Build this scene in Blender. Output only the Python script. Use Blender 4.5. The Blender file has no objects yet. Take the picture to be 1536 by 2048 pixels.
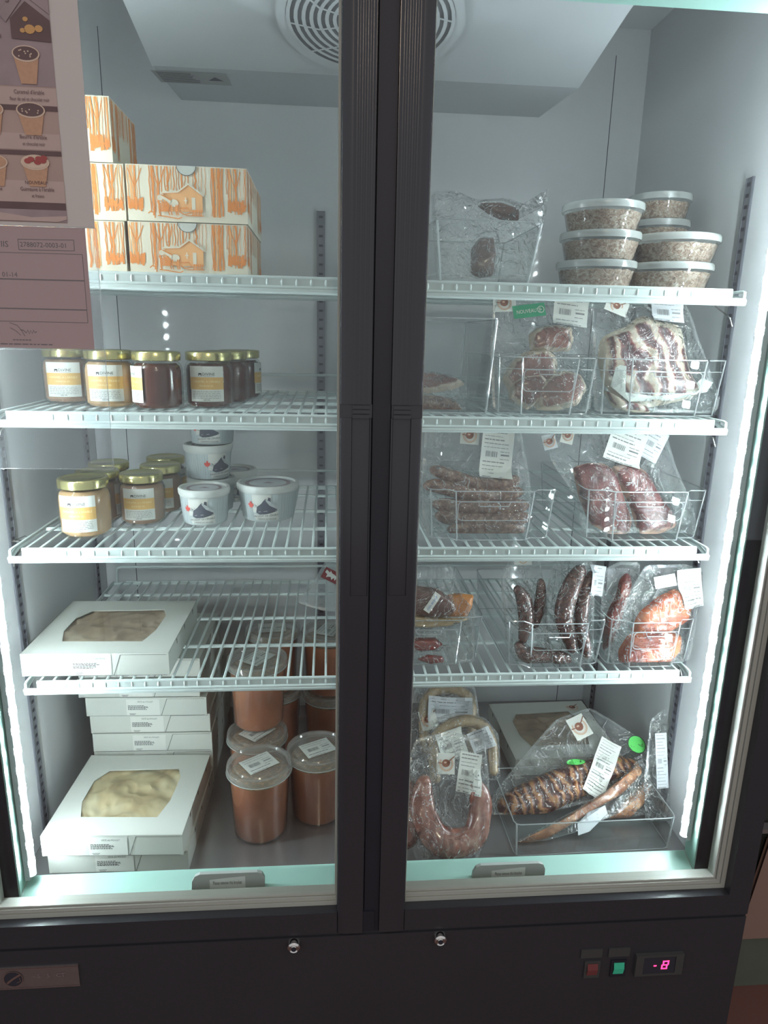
import bpy, math, random
from mathutils import Matrix, Vector, noise
from mathutils.geometry import tessellate_polygon

SC = bpy.context.scene
COL = SC.collection
PI = math.pi

# ------------------------------------------------------------------ camera
cam_data = bpy.data.cameras.new('camera')
cam_data.sensor_fit = 'HORIZONTAL'
cam_data.sensor_width = 36.0
cam_data.lens = 36.0 * 1371.83 / 1536.0
cam_data.clip_start = 0.02
cam = bpy.data.objects.new('camera', cam_data)
COL.objects.link(cam)
_r = Vector((0.99679964, -0.07699497, 0.02149997)).normalized()
_f = Vector((0.07992193, 0.96563675, -0.24730172)).normalized()
_u = _r.cross(_f).normalized()
_r = _f.cross(_u).normalized()
cam.matrix_world = Matrix(((_r.x, _u.x, -_f.x, -0.0698), (_r.y, _u.y, -_f.y, -0.9625),
                           (_r.z, _u.z, -_f.z, 1.3259), (0, 0, 0, 1)))
SC.camera = cam

# ------------------------------------------------------------------ world, colour management, sampling limits
world = bpy.data.worlds.new('shop_air'); SC.world = world
world.use_nodes = True
world.node_tree.nodes['Background'].inputs[0].default_value = (0.60, 0.61, 0.64, 1)
world.node_tree.nodes['Background'].inputs[1].default_value = 0.42
SC.view_settings.view_transform = 'Standard'
SC.view_settings.look = 'None'
SC.view_settings.gamma = 1.0
SC.view_settings.use_curve_mapping = False
SC.view_settings.exposure = 1.2
SC.cycles.transparent_max_bounces = 40
SC.cycles.max_bounces = 10
SC.cycles.sample_clamp_indirect = 4.0
SC.cycles.caustics_reflective = False
SC.cycles.caustics_refractive = False

LED_POWER = 76.0       # emission of the strip lights inside the fridge
LED_BASE = 0.62
ROOM_LAMP = 90.0

# ------------------------------------------------------------------ mesh builder
class MB:
    def __init__(s):
        s.v = []; s.f = []; s.m = []; s.sm = []; s.rim = {}
    def add(s, vs, fs, mat=0, smooth=False, fn=None):
        b = len(s.v)
        s.v += [tuple(fn(*p)) if fn else tuple(p) for p in vs]
        for f in fs:
            s.f.append([b + i for i in f]); s.m.append(mat); s.sm.append(smooth)
        return b
    def box(s, x0, x1, y0, y1, z0, z1, mat=0, fn=None):
        v = [(x0,y0,z0),(x1,y0,z0),(x1,y1,z0),(x0,y1,z0),(x0,y0,z1),(x1,y0,z1),(x1,y1,z1),(x0,y1,z1)]
        s.add(v, [(0,3,2,1),(4,5,6,7),(0,1,5,4),(1,2,6,5),(2,3,7,6),(3,0,4,7)], mat, False, fn)
        return s
    def lathe(s, prof, seg=32, mat=0, c=(0,0,0), smooth=True, fn=None):
        vs = []; fs = []
        n = len(prof)
        for r, z in prof:
            for k in range(seg):
                a = 2*PI*k/seg
                vs.append((c[0]+r*math.cos(a), c[1]+r*math.sin(a), c[2]+z))
        for i in range(n-1):
            for k in range(seg):
                k2 = (k+1) % seg
                fs.append((i*seg+k, i*seg+k2, (i+1)*seg+k2, (i+1)*seg+k))
        s.add(vs, fs, mat, smooth, fn)
        return s
    def tube(s, pts, r, seg=8, mat=0, closed=False, flat=1.0, ref=(0,1,0), fn=None, smooth=True):
        P = [Vector(p) for p in pts]; n = len(P)
        R = r if isinstance(r, (list, tuple)) else [r]*n
        vs = []; fs = []
        ref = Vector(ref)
        for i in range(n):
            a = P[(i-1) % n] if (closed or i > 0) else P[i]
            b = P[(i+1) % n] if (closed or i < n-1) else P[i]
            t = (b-a)
            t = t.normalized() if t.length > 1e-9 else Vector((0,0,1))
            nn = t.cross(ref)
            if nn.length < 1e-3: nn = t.cross(Vector((1,0,0)))
            if nn.length < 1e-3: nn = t.cross(Vector((0,0,1)))
            nn.normalize(); bb = t.cross(nn).normalized()
            for k in range(seg):
                an = 2*PI*k/seg
                vs.append(P[i] + nn*(R[i]*math.cos(an)) + bb*(R[i]*flat*math.sin(an)))
        m = n if closed else n-1
        for i in range(m):
            i2 = (i+1) % n
            for k in range(seg):
                k2 = (k+1) % seg
                fs.append((i*seg+k, i*seg+k2, i2*seg+k2, i2*seg+k))
        if not closed:
            fs.append(tuple(range(seg))[::-1]); fs.append(tuple((n-1)*seg+k for k in range(seg)))
        s.add(vs, fs, mat, smooth, fn)
        return s
    def grid(s, nu, nv, g, mat=0, smooth=True):
        vs = [g(i/nu, j/nv) for j in range(nv+1) for i in range(nu+1)]
        fs = [(j*(nu+1)+i, j*(nu+1)+i+1, (j+1)*(nu+1)+i+1, (j+1)*(nu+1)+i) for j in range(nv) for i in range(nu)]
        s.add(vs, fs, mat, smooth)
        return s
    def poly(s, pts, mat=0, fn=None, off=0.0, sub=0):
        """flat polygon in the (u, v) plane, triangulated; fn(u, v, off) gives 3-D"""
        p = [(a, b) for a, b in pts]
        tri = tessellate_polygon([[Vector((a, b, 0)) for a, b in p]])
        f = fn or (lambda u, v, o: (u, -o, v))
        if sub:
            T = [[p[i] for i in t] for t in tri]
            for _ in range(sub):
                N2 = []
                for a, b, c in T:
                    ab = ((a[0]+b[0])/2,(a[1]+b[1])/2); bc = ((b[0]+c[0])/2,(b[1]+c[1])/2); ca = ((c[0]+a[0])/2,(c[1]+a[1])/2)
                    N2 += [(a,ab,ca),(ab,b,bc),(ca,bc,c),(ab,bc,ca)]
                T = N2
            p = [q for t in T for q in t]; tri = [(3*i,3*i+1,3*i+2) for i in range(len(T))]
        vs = [f(a, b, off) for a, b in p]
        out = []
        for t in tri:
            a, b, c = [p[i] for i in t]
            cr = (b[0]-a[0])*(c[1]-a[1])-(b[1]-a[1])*(c[0]-a[0])
            out.append(tuple(t) if cr > 0 else tuple(t)[::-1])
        s.add(vs, out, mat)
        return s
    def rect(s, u0, v0, u1, v1, mat=0, fn=None, off=0.0, nu=1):
        f = fn or (lambda u, v, o: (u, -o, v))
        vs = []
        for i in range(nu+1):
            u = u0+(u1-u0)*i/nu
            vs += [f(u, v0, off), f(u, v1, off)]
        s.add(vs, [(2*i, 2*i+2, 2*i+3, 2*i+1) for i in range(nu)], mat)
        return s
    def stroke(s, pts, w, mat=0, fn=None, off=0.0):
        f = fn or (lambda u, v, o: (u, -o, v))
        n = len(pts); vs = []
        for i in range(n):
            a = pts[max(0, i-1)]; b = pts[min(n-1, i+1)]
            dx, dy = b[0]-a[0], b[1]-a[1]; l = math.hypot(dx, dy) or 1
            nx, ny = -dy/l*w/2, dx/l*w/2
            vs += [f(pts[i][0]-nx, pts[i][1]-ny, off), f(pts[i][0]+nx, pts[i][1]+ny, off)]
        s.add(vs, [(2*i, 2*i+2, 2*i+3, 2*i+1) for i in range(n-1)], mat)
        return s
    def disc(s, cu, cv, ru, rv, mat=0, fn=None, off=0.0, seg=20, r0=0.0, a0=0.0, a1=2*PI):
        f = fn or (lambda u, v, o: (u, -o, v))
        if r0 <= 0 and a1-a0 > 6.28:
            vs = [f(cu+ru*math.cos(2*PI*k/seg), cv+rv*math.sin(2*PI*k/seg), off) for k in range(seg)]
            s.add(vs, [tuple(range(seg))], mat)
        elif r0 <= 0:
            vs = [f(cu, cv, off)]+[f(cu+ru*math.cos(a0+(a1-a0)*k/seg), cv+rv*math.sin(a0+(a1-a0)*k/seg), off) for k in range(seg+1)]
            s.add(vs, [(0, k+1, k+2) for k in range(seg)], mat)
        else:
            vs = []
            for k in range(seg+1):
                a = a0+(a1-a0)*k/seg
                vs += [f(cu+ru*r0*math.cos(a), cv+rv*r0*math.sin(a), off), f(cu+ru*math.cos(a), cv+rv*math.sin(a), off)]
            s.add(vs, [(2*k, 2*k+1, 2*k+3, 2*k+2) for k in range(seg)], mat)
        return s
    def text(s, txt, u, v, size, mat=0, fn=None, off=0.0, align='L', rot=0.0, sx=1.0):
        tv, tf, w = text_shape(txt)
        f = fn or (lambda a, b, o: (a, -o, b))
        ox = {'L': 0, 'C': -w/2, 'R': -w}[align]
        c, sn = math.cos(rot), math.sin(rot)
        vs = []
        for a, b in tv:
            x = (a+ox)*size*sx; y = b*size
            vs.append(f(u+x*c-y*sn, v+x*sn+y*c, off))
        s.add(vs, tf, mat)
        return s
    def build(s, name, mats, parent=None, loc=None, rot=None, angle=38):
        me = bpy.data.meshes.new(name)
        me.from_pydata(s.v, [], s.f)
        if not isinstance(mats, (list, tuple)): mats = [mats]
        for m in mats: me.materials.append(m)
        me.polygons.foreach_set('material_index', s.m)
        me.polygons.foreach_set('use_smooth', s.sm)
        if s.rim:
            at = me.attributes.new('rim', 'FLOAT', 'POINT')
            for i, x in s.rim.items(): at.data[i].value = x
        me.update()
        if any(s.sm): me.set_sharp_from_angle(angle=math.radians(angle))
        o = bpy.data.objects.new(name, me)
        COL.objects.link(o)
        if parent: o.parent = parent
        if loc: o.location = loc
        if rot: o.rotation_euler = rot
        return o

_TX = {}
def text_shape(txt):
    if txt in _TX: return _TX[txt]
    cu = bpy.data.curves.new('lettering', 'FONT'); cu.body = txt; cu.size = 1.0; cu.resolution_u = 2
    ob = bpy.data.objects.new('lettering', cu); COL.objects.link(ob)
    dg = bpy.context.evaluated_depsgraph_get(); dg.update()
    me = bpy.data.meshes.new_from_object(ob.evaluated_get(dg))
    vs = [(p.co.x, p.co.y) for p in me.vertices]
    fs = []
    for pl in me.polygons:
        t = list(pl.vertices)
        if pl.normal.z < 0: t = t[::-1]
        fs.append(tuple(t))
    w = max([a for a, b in vs] or [0])
    COL.objects.unlink(ob); bpy.data.objects.remove(ob); bpy.data.curves.remove(cu); bpy.data.meshes.remove(me)
    _TX[txt] = (vs, fs, w)
    return _TX[txt]

def tag(o, label, cat, group=None, kind=None):
    o['label'] = label; o['category'] = cat
    if group: o['group'] = group
    if kind: o['kind'] = kind
    return o
def empty(name, loc=(0,0,0), rot=(0,0,0)):
    o = bpy.data.objects.new(name, None); o.empty_display_size = 0.03
    COL.objects.link(o); o.location = loc; o.rotation_euler = rot
    return o
def copy_tree(o, parent=None):
    c = o.copy(); COL.objects.link(c)
    for k in ('label', 'category', 'group'):
        if parent is None and k in c: del c[k]
    if parent: c.parent = parent
    for ch in [x for x in KIDS.get(o.name, [])]:
        copy_tree(ch, c)
    return c
KIDS = {}
def index_kids():
    KIDS.clear()
    for x in bpy.data.objects:
        if x.parent: KIDS.setdefault(x.parent.name, []).append(x)

# ------------------------------------------------------------------ materials
def nodes(name):
    m = bpy.data.materials.new(name); m.use_nodes = True
    nt = m.node_tree
    return m, nt, nt.nodes, nt.links, nt.nodes['Principled BSDF']
def mat(name, col, rough=0.5, metal=0.0, var=0.08, scale=20.0, bump=0.0, bscale=80.0, coat=0.0, coat_rough=0.1, spec=0.5, sss=0.0, coord='Object'):
    m, nt, N, L, b = nodes(name)
    tc = N.new('ShaderNodeTexCoord')
    nz = N.new('ShaderNodeTexNoise'); nz.inputs['Scale'].default_value = scale; nz.inputs['Detail'].default_value = 3
    L.new(tc.outputs[coord], nz.inputs['Vector'])
    mx = N.new('ShaderNodeMix'); mx.data_type = 'RGBA'
    mx.inputs['A'].default_value = tuple(c*(1-var) for c in col)+(1,)
    mx.inputs['B'].default_value = tuple(min(1, c*(1+var)) for c in col)+(1,)
    L.new(nz.outputs['Fac'], mx.inputs['Factor']); L.new(mx.outputs['Result'], b.inputs['Base Color'])
    b.inputs['Roughness'].default_value = rough; b.inputs['Metallic'].default_value = metal
    b.inputs['Specular IOR Level'].default_value = spec
    b.inputs['Coat Weight'].default_value = coat; b.inputs['Coat Roughness'].default_value = coat_rough
    if bump:
        n2 = N.new('ShaderNodeTexNoise'); n2.inputs['Scale'].default_value = bscale; n2.inputs['Detail'].default_value = 4
        L.new(tc.outputs[coord], n2.inputs['Vector'])
        bp = N.new('ShaderNodeBump'); bp.inputs['Strength'].default_value = bump; bp.inputs['Distance'].default_value = 0.002
        L.new(n2.outputs['Fac'], bp.inputs['Height']); L.new(bp.outputs['Normal'], b.inputs['Normal'])
    return m
def emis(name, col, st):
    m, nt, N, L, b = nodes(name)
    b.inputs['Base Color'].default_value = col+(1,)
    b.inputs['Emission Color'].default_value = col+(1,); b.inputs['Emission Strength'].default_value = st
    return m
def thin(name, tint=(1,1,1), milk=0.0, milk_col=(0.8,0.82,0.82), rough=0.03, ior=1.5, gloss=1.0, bump=0.0, bscale=60.0, bdist=0.002, crease=0.0, cscale=22.0):
    """a thin clear sheet: light goes straight through, Fresnel sheen on top, a little milk"""
    m, nt, N, L, b = nodes(name)
    N.remove(b); out = N['Material Output']
    tr = N.new('ShaderNodeBsdfTransparent'); tr.inputs['Color'].default_value = tint+(1,)
    gl = N.new('ShaderNodeBsdfGlossy'); gl.inputs['Roughness'].default_value = rough
    fr = N.new('ShaderNodeFresnel'); fr.inputs['IOR'].default_value = ior
    mu = N.new('ShaderNodeMath'); mu.operation = 'MULTIPLY'; mu.inputs[1].default_value = gloss; mu.use_clamp = True
    L.new(fr.outputs[0], mu.inputs[0])
    # same outside-in reflectance on both faces of the sheet
    ge = N.new('ShaderNodeNewGeometry'); io = N.new('ShaderNodeMapRange')
    io.inputs['To Min'].default_value = ior; io.inputs['To Max'].default_value = 1.0/ior
    L.new(ge.outputs['Backfacing'], io.inputs['Value']); L.new(io.outputs[0], fr.inputs['IOR'])
    base = tr
    if milk > 0:
        df = N.new('ShaderNodeBsdfDiffuse'); df.inputs['Color'].default_value = milk_col+(1,)
        tl = N.new('ShaderNodeBsdfTranslucent'); tl.inputs['Color'].default_value = milk_col+(1,)
        ad = N.new('ShaderNodeMixShader'); ad.inputs[0].default_value = 0.45
        L.new(df.outputs[0], ad.inputs[1]); L.new(tl.outputs[0], ad.inputs[2])
        mm = N.new('ShaderNodeMixShader'); mm.inputs[0].default_value = milk
        L.new(tr.outputs[0], mm.inputs[1]); L.new(ad.outputs[0], mm.inputs[2]); base = mm
        if crease:   # white highlights on the crumpled film's creases, painted in as milky lines
            tc0 = N.new('ShaderNodeTexCoord'); nc = N.new('ShaderNodeTexNoise')
            nc.inputs['Scale'].default_value = cscale; nc.inputs['Detail'].default_value = 4; nc.inputs['Distortion'].default_value = 2.2; nc.inputs['Roughness'].default_value = 0.6
            L.new(tc0.outputs['Object'], nc.inputs['Vector'])
            s1 = N.new('ShaderNodeMath'); s1.operation = 'SUBTRACT'; s1.inputs[1].default_value = 0.5; L.new(nc.outputs['Fac'], s1.inputs[0])
            s2 = N.new('ShaderNodeMath'); s2.operation = 'ABSOLUTE'; L.new(s1.outputs[0], s2.inputs[0])
            rg = N.new('ShaderNodeMapRange'); rg.inputs['From Min'].default_value = 0.0; rg.inputs['From Max'].default_value = 0.011
            rg.inputs['To Min'].default_value = crease; rg.inputs['To Max'].default_value = milk
            L.new(s2.outputs[0], rg.inputs['Value']); L.new(rg.outputs[0], mm.inputs[0])
    ms = N.new('ShaderNodeMixShader')
    L.new(mu.outputs[0], ms.inputs[0]); L.new(base.outputs[0], ms.inputs[1]); L.new(gl.outputs[0], ms.inputs[2])
    if bump:
        tc = N.new('ShaderNodeTexCoord'); n2 = N.new('ShaderNodeTexNoise')
        n2.inputs['Scale'].default_value = bscale; n2.inputs['Detail'].default_value = 3; n2.inputs['Distortion'].default_value = 1.5
        L.new(tc.outputs['Object'], n2.inputs['Vector'])
        bp = N.new('ShaderNodeBump'); bp.inputs['Strength'].default_value = bump; bp.inputs['Distance'].default_value = bdist
        L.new(n2.outputs['Fac'], bp.inputs['Height'])
        L.new(bp.outputs['Normal'], gl.inputs['Normal']); L.new(bp.outputs['Normal'], fr.inputs['Normal'])
    L.new(ms.outputs[0], out.inputs['Surface'])
    return m
def ramp_mat(name, stops, tex='NOISE', scale=40.0, rough=0.35, stretch=(1,1,1), rot=(0,0,0), coat=0.3, bump=0.3, fat=None, detail=6.0, dist=0.0, fat_at=0.86):
    """food: a colour ramp over a noise, wave or cell pattern in object space; fat = rim colour driven by the rim attribute"""
    m, nt, N, L, b = nodes(name)
    tc = N.new('ShaderNodeTexCoord'); mp = N.new('ShaderNodeMapping')
    mp.inputs['Scale'].default_value = stretch; mp.inputs['Rotation'].default_value = rot
    L.new(tc.outputs['Object'], mp.inputs['Vector'])
    if tex == 'NOISE':
        t = N.new('ShaderNodeTexNoise'); t.inputs['Detail'].default_value = detail; t.inputs['Distortion'].default_value = dist; o = t.outputs['Fac']
    elif tex == 'VORONOI':
        t = N.new('ShaderNodeTexVoronoi'); o = t.outputs['Distance']
    else:
        t = N.new('ShaderNodeTexWave'); t.inputs['Distortion'].default_value = dist or 6; t.inputs['Detail'].default_value = 3; t.inputs['Detail Scale'].default_value = 1.5; o = t.outputs['Fac']
    t.inputs['Scale'].default_value = scale
    L.new(mp.outputs[0], t.inputs['Vector'])
    cr = N.new('ShaderNodeValToRGB'); e = cr.color_ramp.elements
    e[0].position, e[0].color = stops[0][0], stops[0][1]+(1,)
    e[1].position, e[1].color = stops[-1][0], stops[-1][1]+(1,)
    for p, c in stops[1:-1]:
        x = e.new(p); x.color = c+(1,)
    L.new(o, cr.inputs[0]); colour = cr.outputs[0]
    if fat:
        at = N.new('ShaderNodeAttribute'); at.attribute_name = 'rim'
        n3 = N.new('ShaderNodeTexNoise'); n3.inputs['Scale'].default_value = 45; L.new(tc.outputs['Object'], n3.inputs['Vector'])
        md = N.new('ShaderNodeMath'); md.operation = 'MULTIPLY_ADD'; md.inputs[1].default_value = 0.45; md.inputs[2].default_value = -0.22
        L.new(n3.outputs['Fac'], md.inputs[0])
        ad = N.new('ShaderNodeMath'); ad.operation = 'ADD'; L.new(at.outputs['Fac'], ad.inputs[0]); L.new(md.outputs[0], ad.inputs[1])
        rr = N.new('ShaderNodeMapRange'); rr.inputs['From Min'].default_value = fat_at-0.06; rr.inputs['From Max'].default_value = fat_at+0.02
        L.new(ad.outputs[0], rr.inputs['Value'])
        mx = N.new('ShaderNodeMix'); mx.data_type = 'RGBA'; mx.inputs['B'].default_value = fat+(1,)
        L.new(rr.outputs[0], mx.inputs['Factor']); L.new(colour, mx.inputs['A']); colour = mx.outputs['Result']
    L.new(colour, b.inputs['Base Color'])
    b.inputs['Roughness'].default_value = rough; b.inputs['Coat Weight'].default_value = coat; b.inputs['Coat Roughness'].default_value = 0.12
    if bump:
        bp = N.new('ShaderNodeBump'); bp.inputs['Strength'].default_value = bump; bp.inputs['Distance'].default_value = 0.003
        L.new(o, bp.inputs['Height']); L.new(bp.outputs['Normal'], b.inputs['Normal'])
    return m

M = {}
M['black'] = mat('black_door_enamel', (0.030,0.031,0.037), 0.34, var=0.12, scale=6, spec=0.45)
M['black_gloss'] = mat('black_fluted_enamel', (0.030,0.031,0.037), 0.24, var=0.1, scale=6)
M['gasket'] = mat('dark_gasket', (0.010,0.011,0.018), 0.6, var=0.15)
M['liner'] = mat('grey_white_liner', (0.53,0.54,0.55), 0.45, var=0.03, scale=3, coat=0.45, coat_rough=0.05)
M['evap'] = mat('white_plastic_housing', (0.50,0.52,0.54), 0.5, var=0.02, scale=3)
M['mint'] = mat('mint_frame_enamel', (0.34,0.56,0.495), 0.35, var=0.03, scale=5)
M['steel'] = mat('brushed_steel_deck', (0.33,0.32,0.32), 0.24, metal=0.7, var=0.1, scale=8)
M['wire'] = mat('white_coated_wire', (0.54,0.615,0.605), 0.38, var=0.04, scale=30)
M['pil'] = mat('galvanised_pilaster', (0.17,0.175,0.20), 0.35, metal=0.6, var=0.12, scale=40)
M['slot'] = mat('dark_slot', (0.02,0.02,0.03), 0.7)
M['trim'] = mat('grey_glass_trim', (0.37,0.385,0.345), 0.45, var=0.04)
M['trimdark'] = mat('trim_groove', (0.10,0.11,0.10), 0.6)
M['glass'] = thin('door_glass', tint=(0.965,0.985,0.98), rough=0.0, ior=1.5, gloss=0.6)
M['chrome'] = mat('chrome', (0.65,0.63,0.60), 0.18, metal=1.0, var=0.05)
M['plate'] = mat('brushed_brand_plate', (0.30,0.265,0.26), 0.38, metal=0.8, var=0.12, scale=60)
M['ink'] = mat('black_ink', (0.045,0.045,0.05), 0.7)
M['grey_ink'] = mat('grey_ink', (0.22,0.22,0.22), 0.7)
M['paper'] = mat('white_label_paper', (0.60,0.61,0.57), 0.6, var=0.03)
M['grey_paper'] = mat('grey_backing_paper', (0.50,0.52,0.54), 0.6, var=0.03)
M['card'] = mat('white_cardboard', (0.50,0.515,0.475), 0.62, var=0.03, scale=12)
M['cardin'] = mat('cardboard_slit', (0.12,0.12,0.11), 0.8)
M['cream_card'] = mat('cream_cardboard', (0.66,0.61,0.49), 0.6, var=0.03)
M['orange'] = mat('orange_print', (0.66,0.22,0.045), 0.6, var=0.10, scale=90)
M['orange_lt'] = mat('pale_orange_print', (0.74,0.38,0.16), 0.6, var=0.08, scale=90)
M['gold'] = mat('gold_lid', (0.60,0.54,0.26), 0.22, metal=0.9, var=0.06)
M['goldband'] = mat('gold_label_band', (0.60,0.37,0.12), 0.45, var=0.06)
M['palegold'] = mat('pale_gold_print', (0.75,0.62,0.35), 0.5)
M['jarglass'] = thin('jar_glass', tint=(0.93,0.95,0.94), rough=0.03, gloss=0.8)
M['caramel'] = mat('pale_caramel', (0.50,0.30,0.155), 0.35, var=0.06, scale=10, coat=0.4)
M['caramel2'] = mat('rosy_caramel', (0.34,0.20,0.13), 0.35, var=0.06, scale=10, coat=0.4)
M['syrup'] = mat('dark_maple_syrup', (0.085,0.022,0.015), 0.18, var=0.25, scale=18, coat=0.6)
M['acrylic'] = thin('clear_acrylic', tint=(0.98,0.99,0.99), rough=0.03, gloss=0.75)
M['edge'] = thin('acrylic_edge', tint=(0.90,0.93,0.94), milk=0.34, milk_col=(0.92,0.95,0.96), rough=0.10, gloss=3.0)
M['film'] = thin('vacuum_film', tint=(0.98,0.98,0.98), crease=0.55, cscale=10.0, milk=0.028, milk_col=(0.88,0.90,0.90), rough=0.07, gloss=1.7, bump=1.0, bscale=44, bdist=0.016)
M['seam'] = thin('sealed_film_edge', tint=(0.95,0.96,0.96), milk=0.16, rough=0.15, gloss=2.2, bump=0.6, bscale=90)
M['tub'] = thin('clear_tub_plastic', tint=(0.95,0.96,0.96), milk=0.07, rough=0.08, gloss=1.5)
M['tublid'] = thin('frosted_tub_lid', tint=(0.93,0.95,0.95), milk=0.50, milk_col=(0.80,0.84,0.82), rough=0.2, gloss=1.4)
M['souplid'] = thin('clear_soup_lid', tint=(0.93,0.94,0.93), milk=0.30, milk_col=(0.78,0.77,0.74), rough=0.12, gloss=1.8)
M['whitetub'] = mat('white_tub_plastic', (0.55,0.575,0.55), 0.38, var=0.03)
M['sleeve'] = thin('clear_document_sleeve', tint=(0.94,0.95,0.96), milk=0.05, rough=0.05, gloss=1.0)
M['soup'] = ramp_mat('orange_soup', [(0.3,(0.27,0.070,0.022)),(0.6,(0.38,0.115,0.036)),(0.8,(0.46,0.17,0.06))], scale=16, rough=0.4, coat=0.5, bump=0.05)
M['soup2'] = ramp_mat('orange_soup_surface', [(0.35,(0.52,0.27,0.11)),(0.55,(0.16,0.12,0.06)),(0.7,(0.50,0.27,0.10))], scale=130, rough=0.4, coat=0.3, bump=0.3)
M['shred'] = ramp_mat('shredded_filling', [(0.30,(0.072,0.043,0.029)),(0.45,(0.238,0.144,0.094)),(0.58,(0.331,0.266,0.209)),(0.75,(0.475,0.446,0.389))], scale=150, stretch=(1,1,1.3), rough=0.6, coat=0.0, bump=0.9, detail=8, dist=1.2)
M['crust'] = ramp_mat('pale_pie_crust', [(0.32,(0.27,0.18,0.08)),(0.46,(0.48,0.38,0.20)),(0.64,(0.66,0.57,0.36))], scale=11, rough=0.6, coat=0.15, bump=1.0, dist=0.8)
M['crust2'] = ramp_mat('beige_pie_crust', [(0.3,(0.216,0.153,0.090)),(0.5,(0.360,0.270,0.180)),(0.7,(0.486,0.396,0.288))], scale=11, rough=0.6, coat=0.15, bump=1.0, dist=0.8)
M['pork'] = ramp_mat('raw_pork', [(0.3,(0.108,0.029,0.023)),(0.55,(0.187,0.063,0.047)),(0.75,(0.302,0.144,0.101))], scale=22, rough=0.35, fat=(0.459,0.370,0.281), bump=0.3, fat_at=0.82)
M['bacon'] = ramp_mat('marbled_belly', [(0.30,(0.055,0.009,0.014)),(0.48,(0.133,0.027,0.027)),(0.66,(0.203,0.078,0.062)),(0.76,(0.374,0.265,0.195)),(0.88,(0.437,0.359,0.281))], tex='WAVE', scale=10, dist=9, rot=(0,0.25,0), rough=0.35, fat=(0.484,0.421,0.328), bump=0.4, fat_at=0.90)
M['sausage'] = ramp_mat('coarse_sausage', [(0.3,(0.090,0.034,0.021)),(0.5,(0.164,0.075,0.048)),(0.7,(0.312,0.189,0.123))], scale=120, rough=0.35, coat=0.5, bump=0.5)
M['kiel'] = ramp_mat('dark_smoked_sausage', [(0.3,(0.035,0.009,0.007)),(0.55,(0.085,0.024,0.016)),(0.75,(0.16,0.055,0.032))], scale=150, rough=0.25, coat=0.8, bump=1.0)
M['ham'] = ramp_mat('cured_dark_ham', [(0.3,(0.060,0.008,0.010)),(0.52,(0.124,0.018,0.018)),(0.75,(0.224,0.056,0.044))], scale=40, dist=1.0, rough=0.35, fat=(0.450,0.270,0.195), bump=0.35, fat_at=0.97)
M['smoked'] = ramp_mat('orange_smoked_pork', [(0.32,(0.128,0.012,0.009)),(0.46,(0.340,0.064,0.025)),(0.70,(0.493,0.178,0.076))], scale=24, rough=0.25, coat=0.8, bump=0.5, dist=0.7)
M['redmeat'] = ramp_mat('deep_red_meat', [(0.3,(0.105,0.015,0.015)),(0.6,(0.225,0.034,0.022)),(0.8,(0.300,0.075,0.045))], scale=30, rough=0.3, coat=0.6, bump=0.3)
M['brownmeat'] = ramp_mat('brown_roast_meat', [(0.3,(0.060,0.026,0.022)),(0.6,(0.128,0.060,0.045)),(0.8,(0.188,0.105,0.083))], scale=30, rough=0.35, coat=0.5, bump=0.4)
M['cheddar'] = ramp_mat('orange_cheese', [(0.3,(0.413,0.150,0.045)),(0.6,(0.495,0.217,0.075)),(0.8,(0.540,0.300,0.135))], scale=14, rough=0.4, coat=0.3, bump=0.1)
M['yellowfat'] = ramp_mat('yellow_fat', [(0.3,(0.450,0.315,0.150)),(0.6,(0.525,0.420,0.255)),(0.8,(0.570,0.495,0.345))], scale=14, rough=0.4, coat=0.3, bump=0.1)
M['loin'] = ramp_mat('pink_pork_loop', [(0.3,(0.123,0.031,0.023)),(0.46,(0.205,0.070,0.048)),(0.58,(0.295,0.131,0.094)),(0.70,(0.426,0.279,0.205))], scale=24, stretch=(1.6,1,0.7), dist=1.2, rough=0.3, coat=0.7, bump=0.3)
M['tanloop'] = ramp_mat('tan_sausage_loop', [(0.3,(0.255,0.180,0.105)),(0.6,(0.375,0.285,0.180)),(0.8,(0.420,0.345,0.240))], scale=40, rough=0.35, coat=0.5, bump=0.2)
M['ribs'] = ramp_mat('grilled_ribs', [(0.20,(0.05,0.012,0.008)),(0.55,(0.13,0.032,0.016)),(0.76,(0.27,0.095,0.035)),(0.94,(0.38,0.18,0.07))], tex='WAVE', scale=17, rot=(0,0.35,0), dist=9.0, rough=0.35, coat=0.5, bump=0.7)
M['ribs2'] = ramp_mat('brown_rib_edge', [(0.3,(0.16,0.05,0.025)),(0.55,(0.36,0.16,0.08)),(0.75,(0.60,0.38,0.22))], scale=45, rough=0.35, coat=0.5, bump=0.7)
M['green'] = mat('green_sticker', (0.02,0.26,0.13), 0.5, var=0.05)
M['lime'] = mat('bright_green_sticker', (0.15,0.75,0.17), 0.5, var=0.05)
M['brown_ink'] = mat('brown_logo_ink', (0.22,0.085,0.055), 0.6)
M['tan_ink'] = mat('tan_logo_ink', (0.52,0.36,0.27), 0.6)
M['red_ink'] = mat('red_leaf_ink', (0.62,0.08,0.06), 0.6)
M['maroon'] = mat('maroon_sticker', (0.19,0.03,0.035), 0.5)
M['blue_ink'] = mat('blue_ink', (0.08,0.16,0.42), 0.6)
M['cabin_ink'] = mat('charcoal_print', (0.06,0.065,0.09), 0.6, var=0.3, scale=300)
M['birch'] = mat('grey_birch_print', (0.40,0.43,0.44), 0.6, var=0.25, scale=200)
M['cool_tub'] = mat('pale_grey_blue_print', (0.46,0.52,0.53), 0.6, var=0.05)
M['pink_paper'] = mat('pink_permit_paper', (0.50,0.30,0.28), 0.6, var=0.02)
M['permit_ink'] = mat('permit_line_ink', (0.085,0.045,0.05), 0.6)
M['poster_edge'] = mat('poster_paper', (0.50,0.455,0.43), 0.5, var=0.03)
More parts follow.
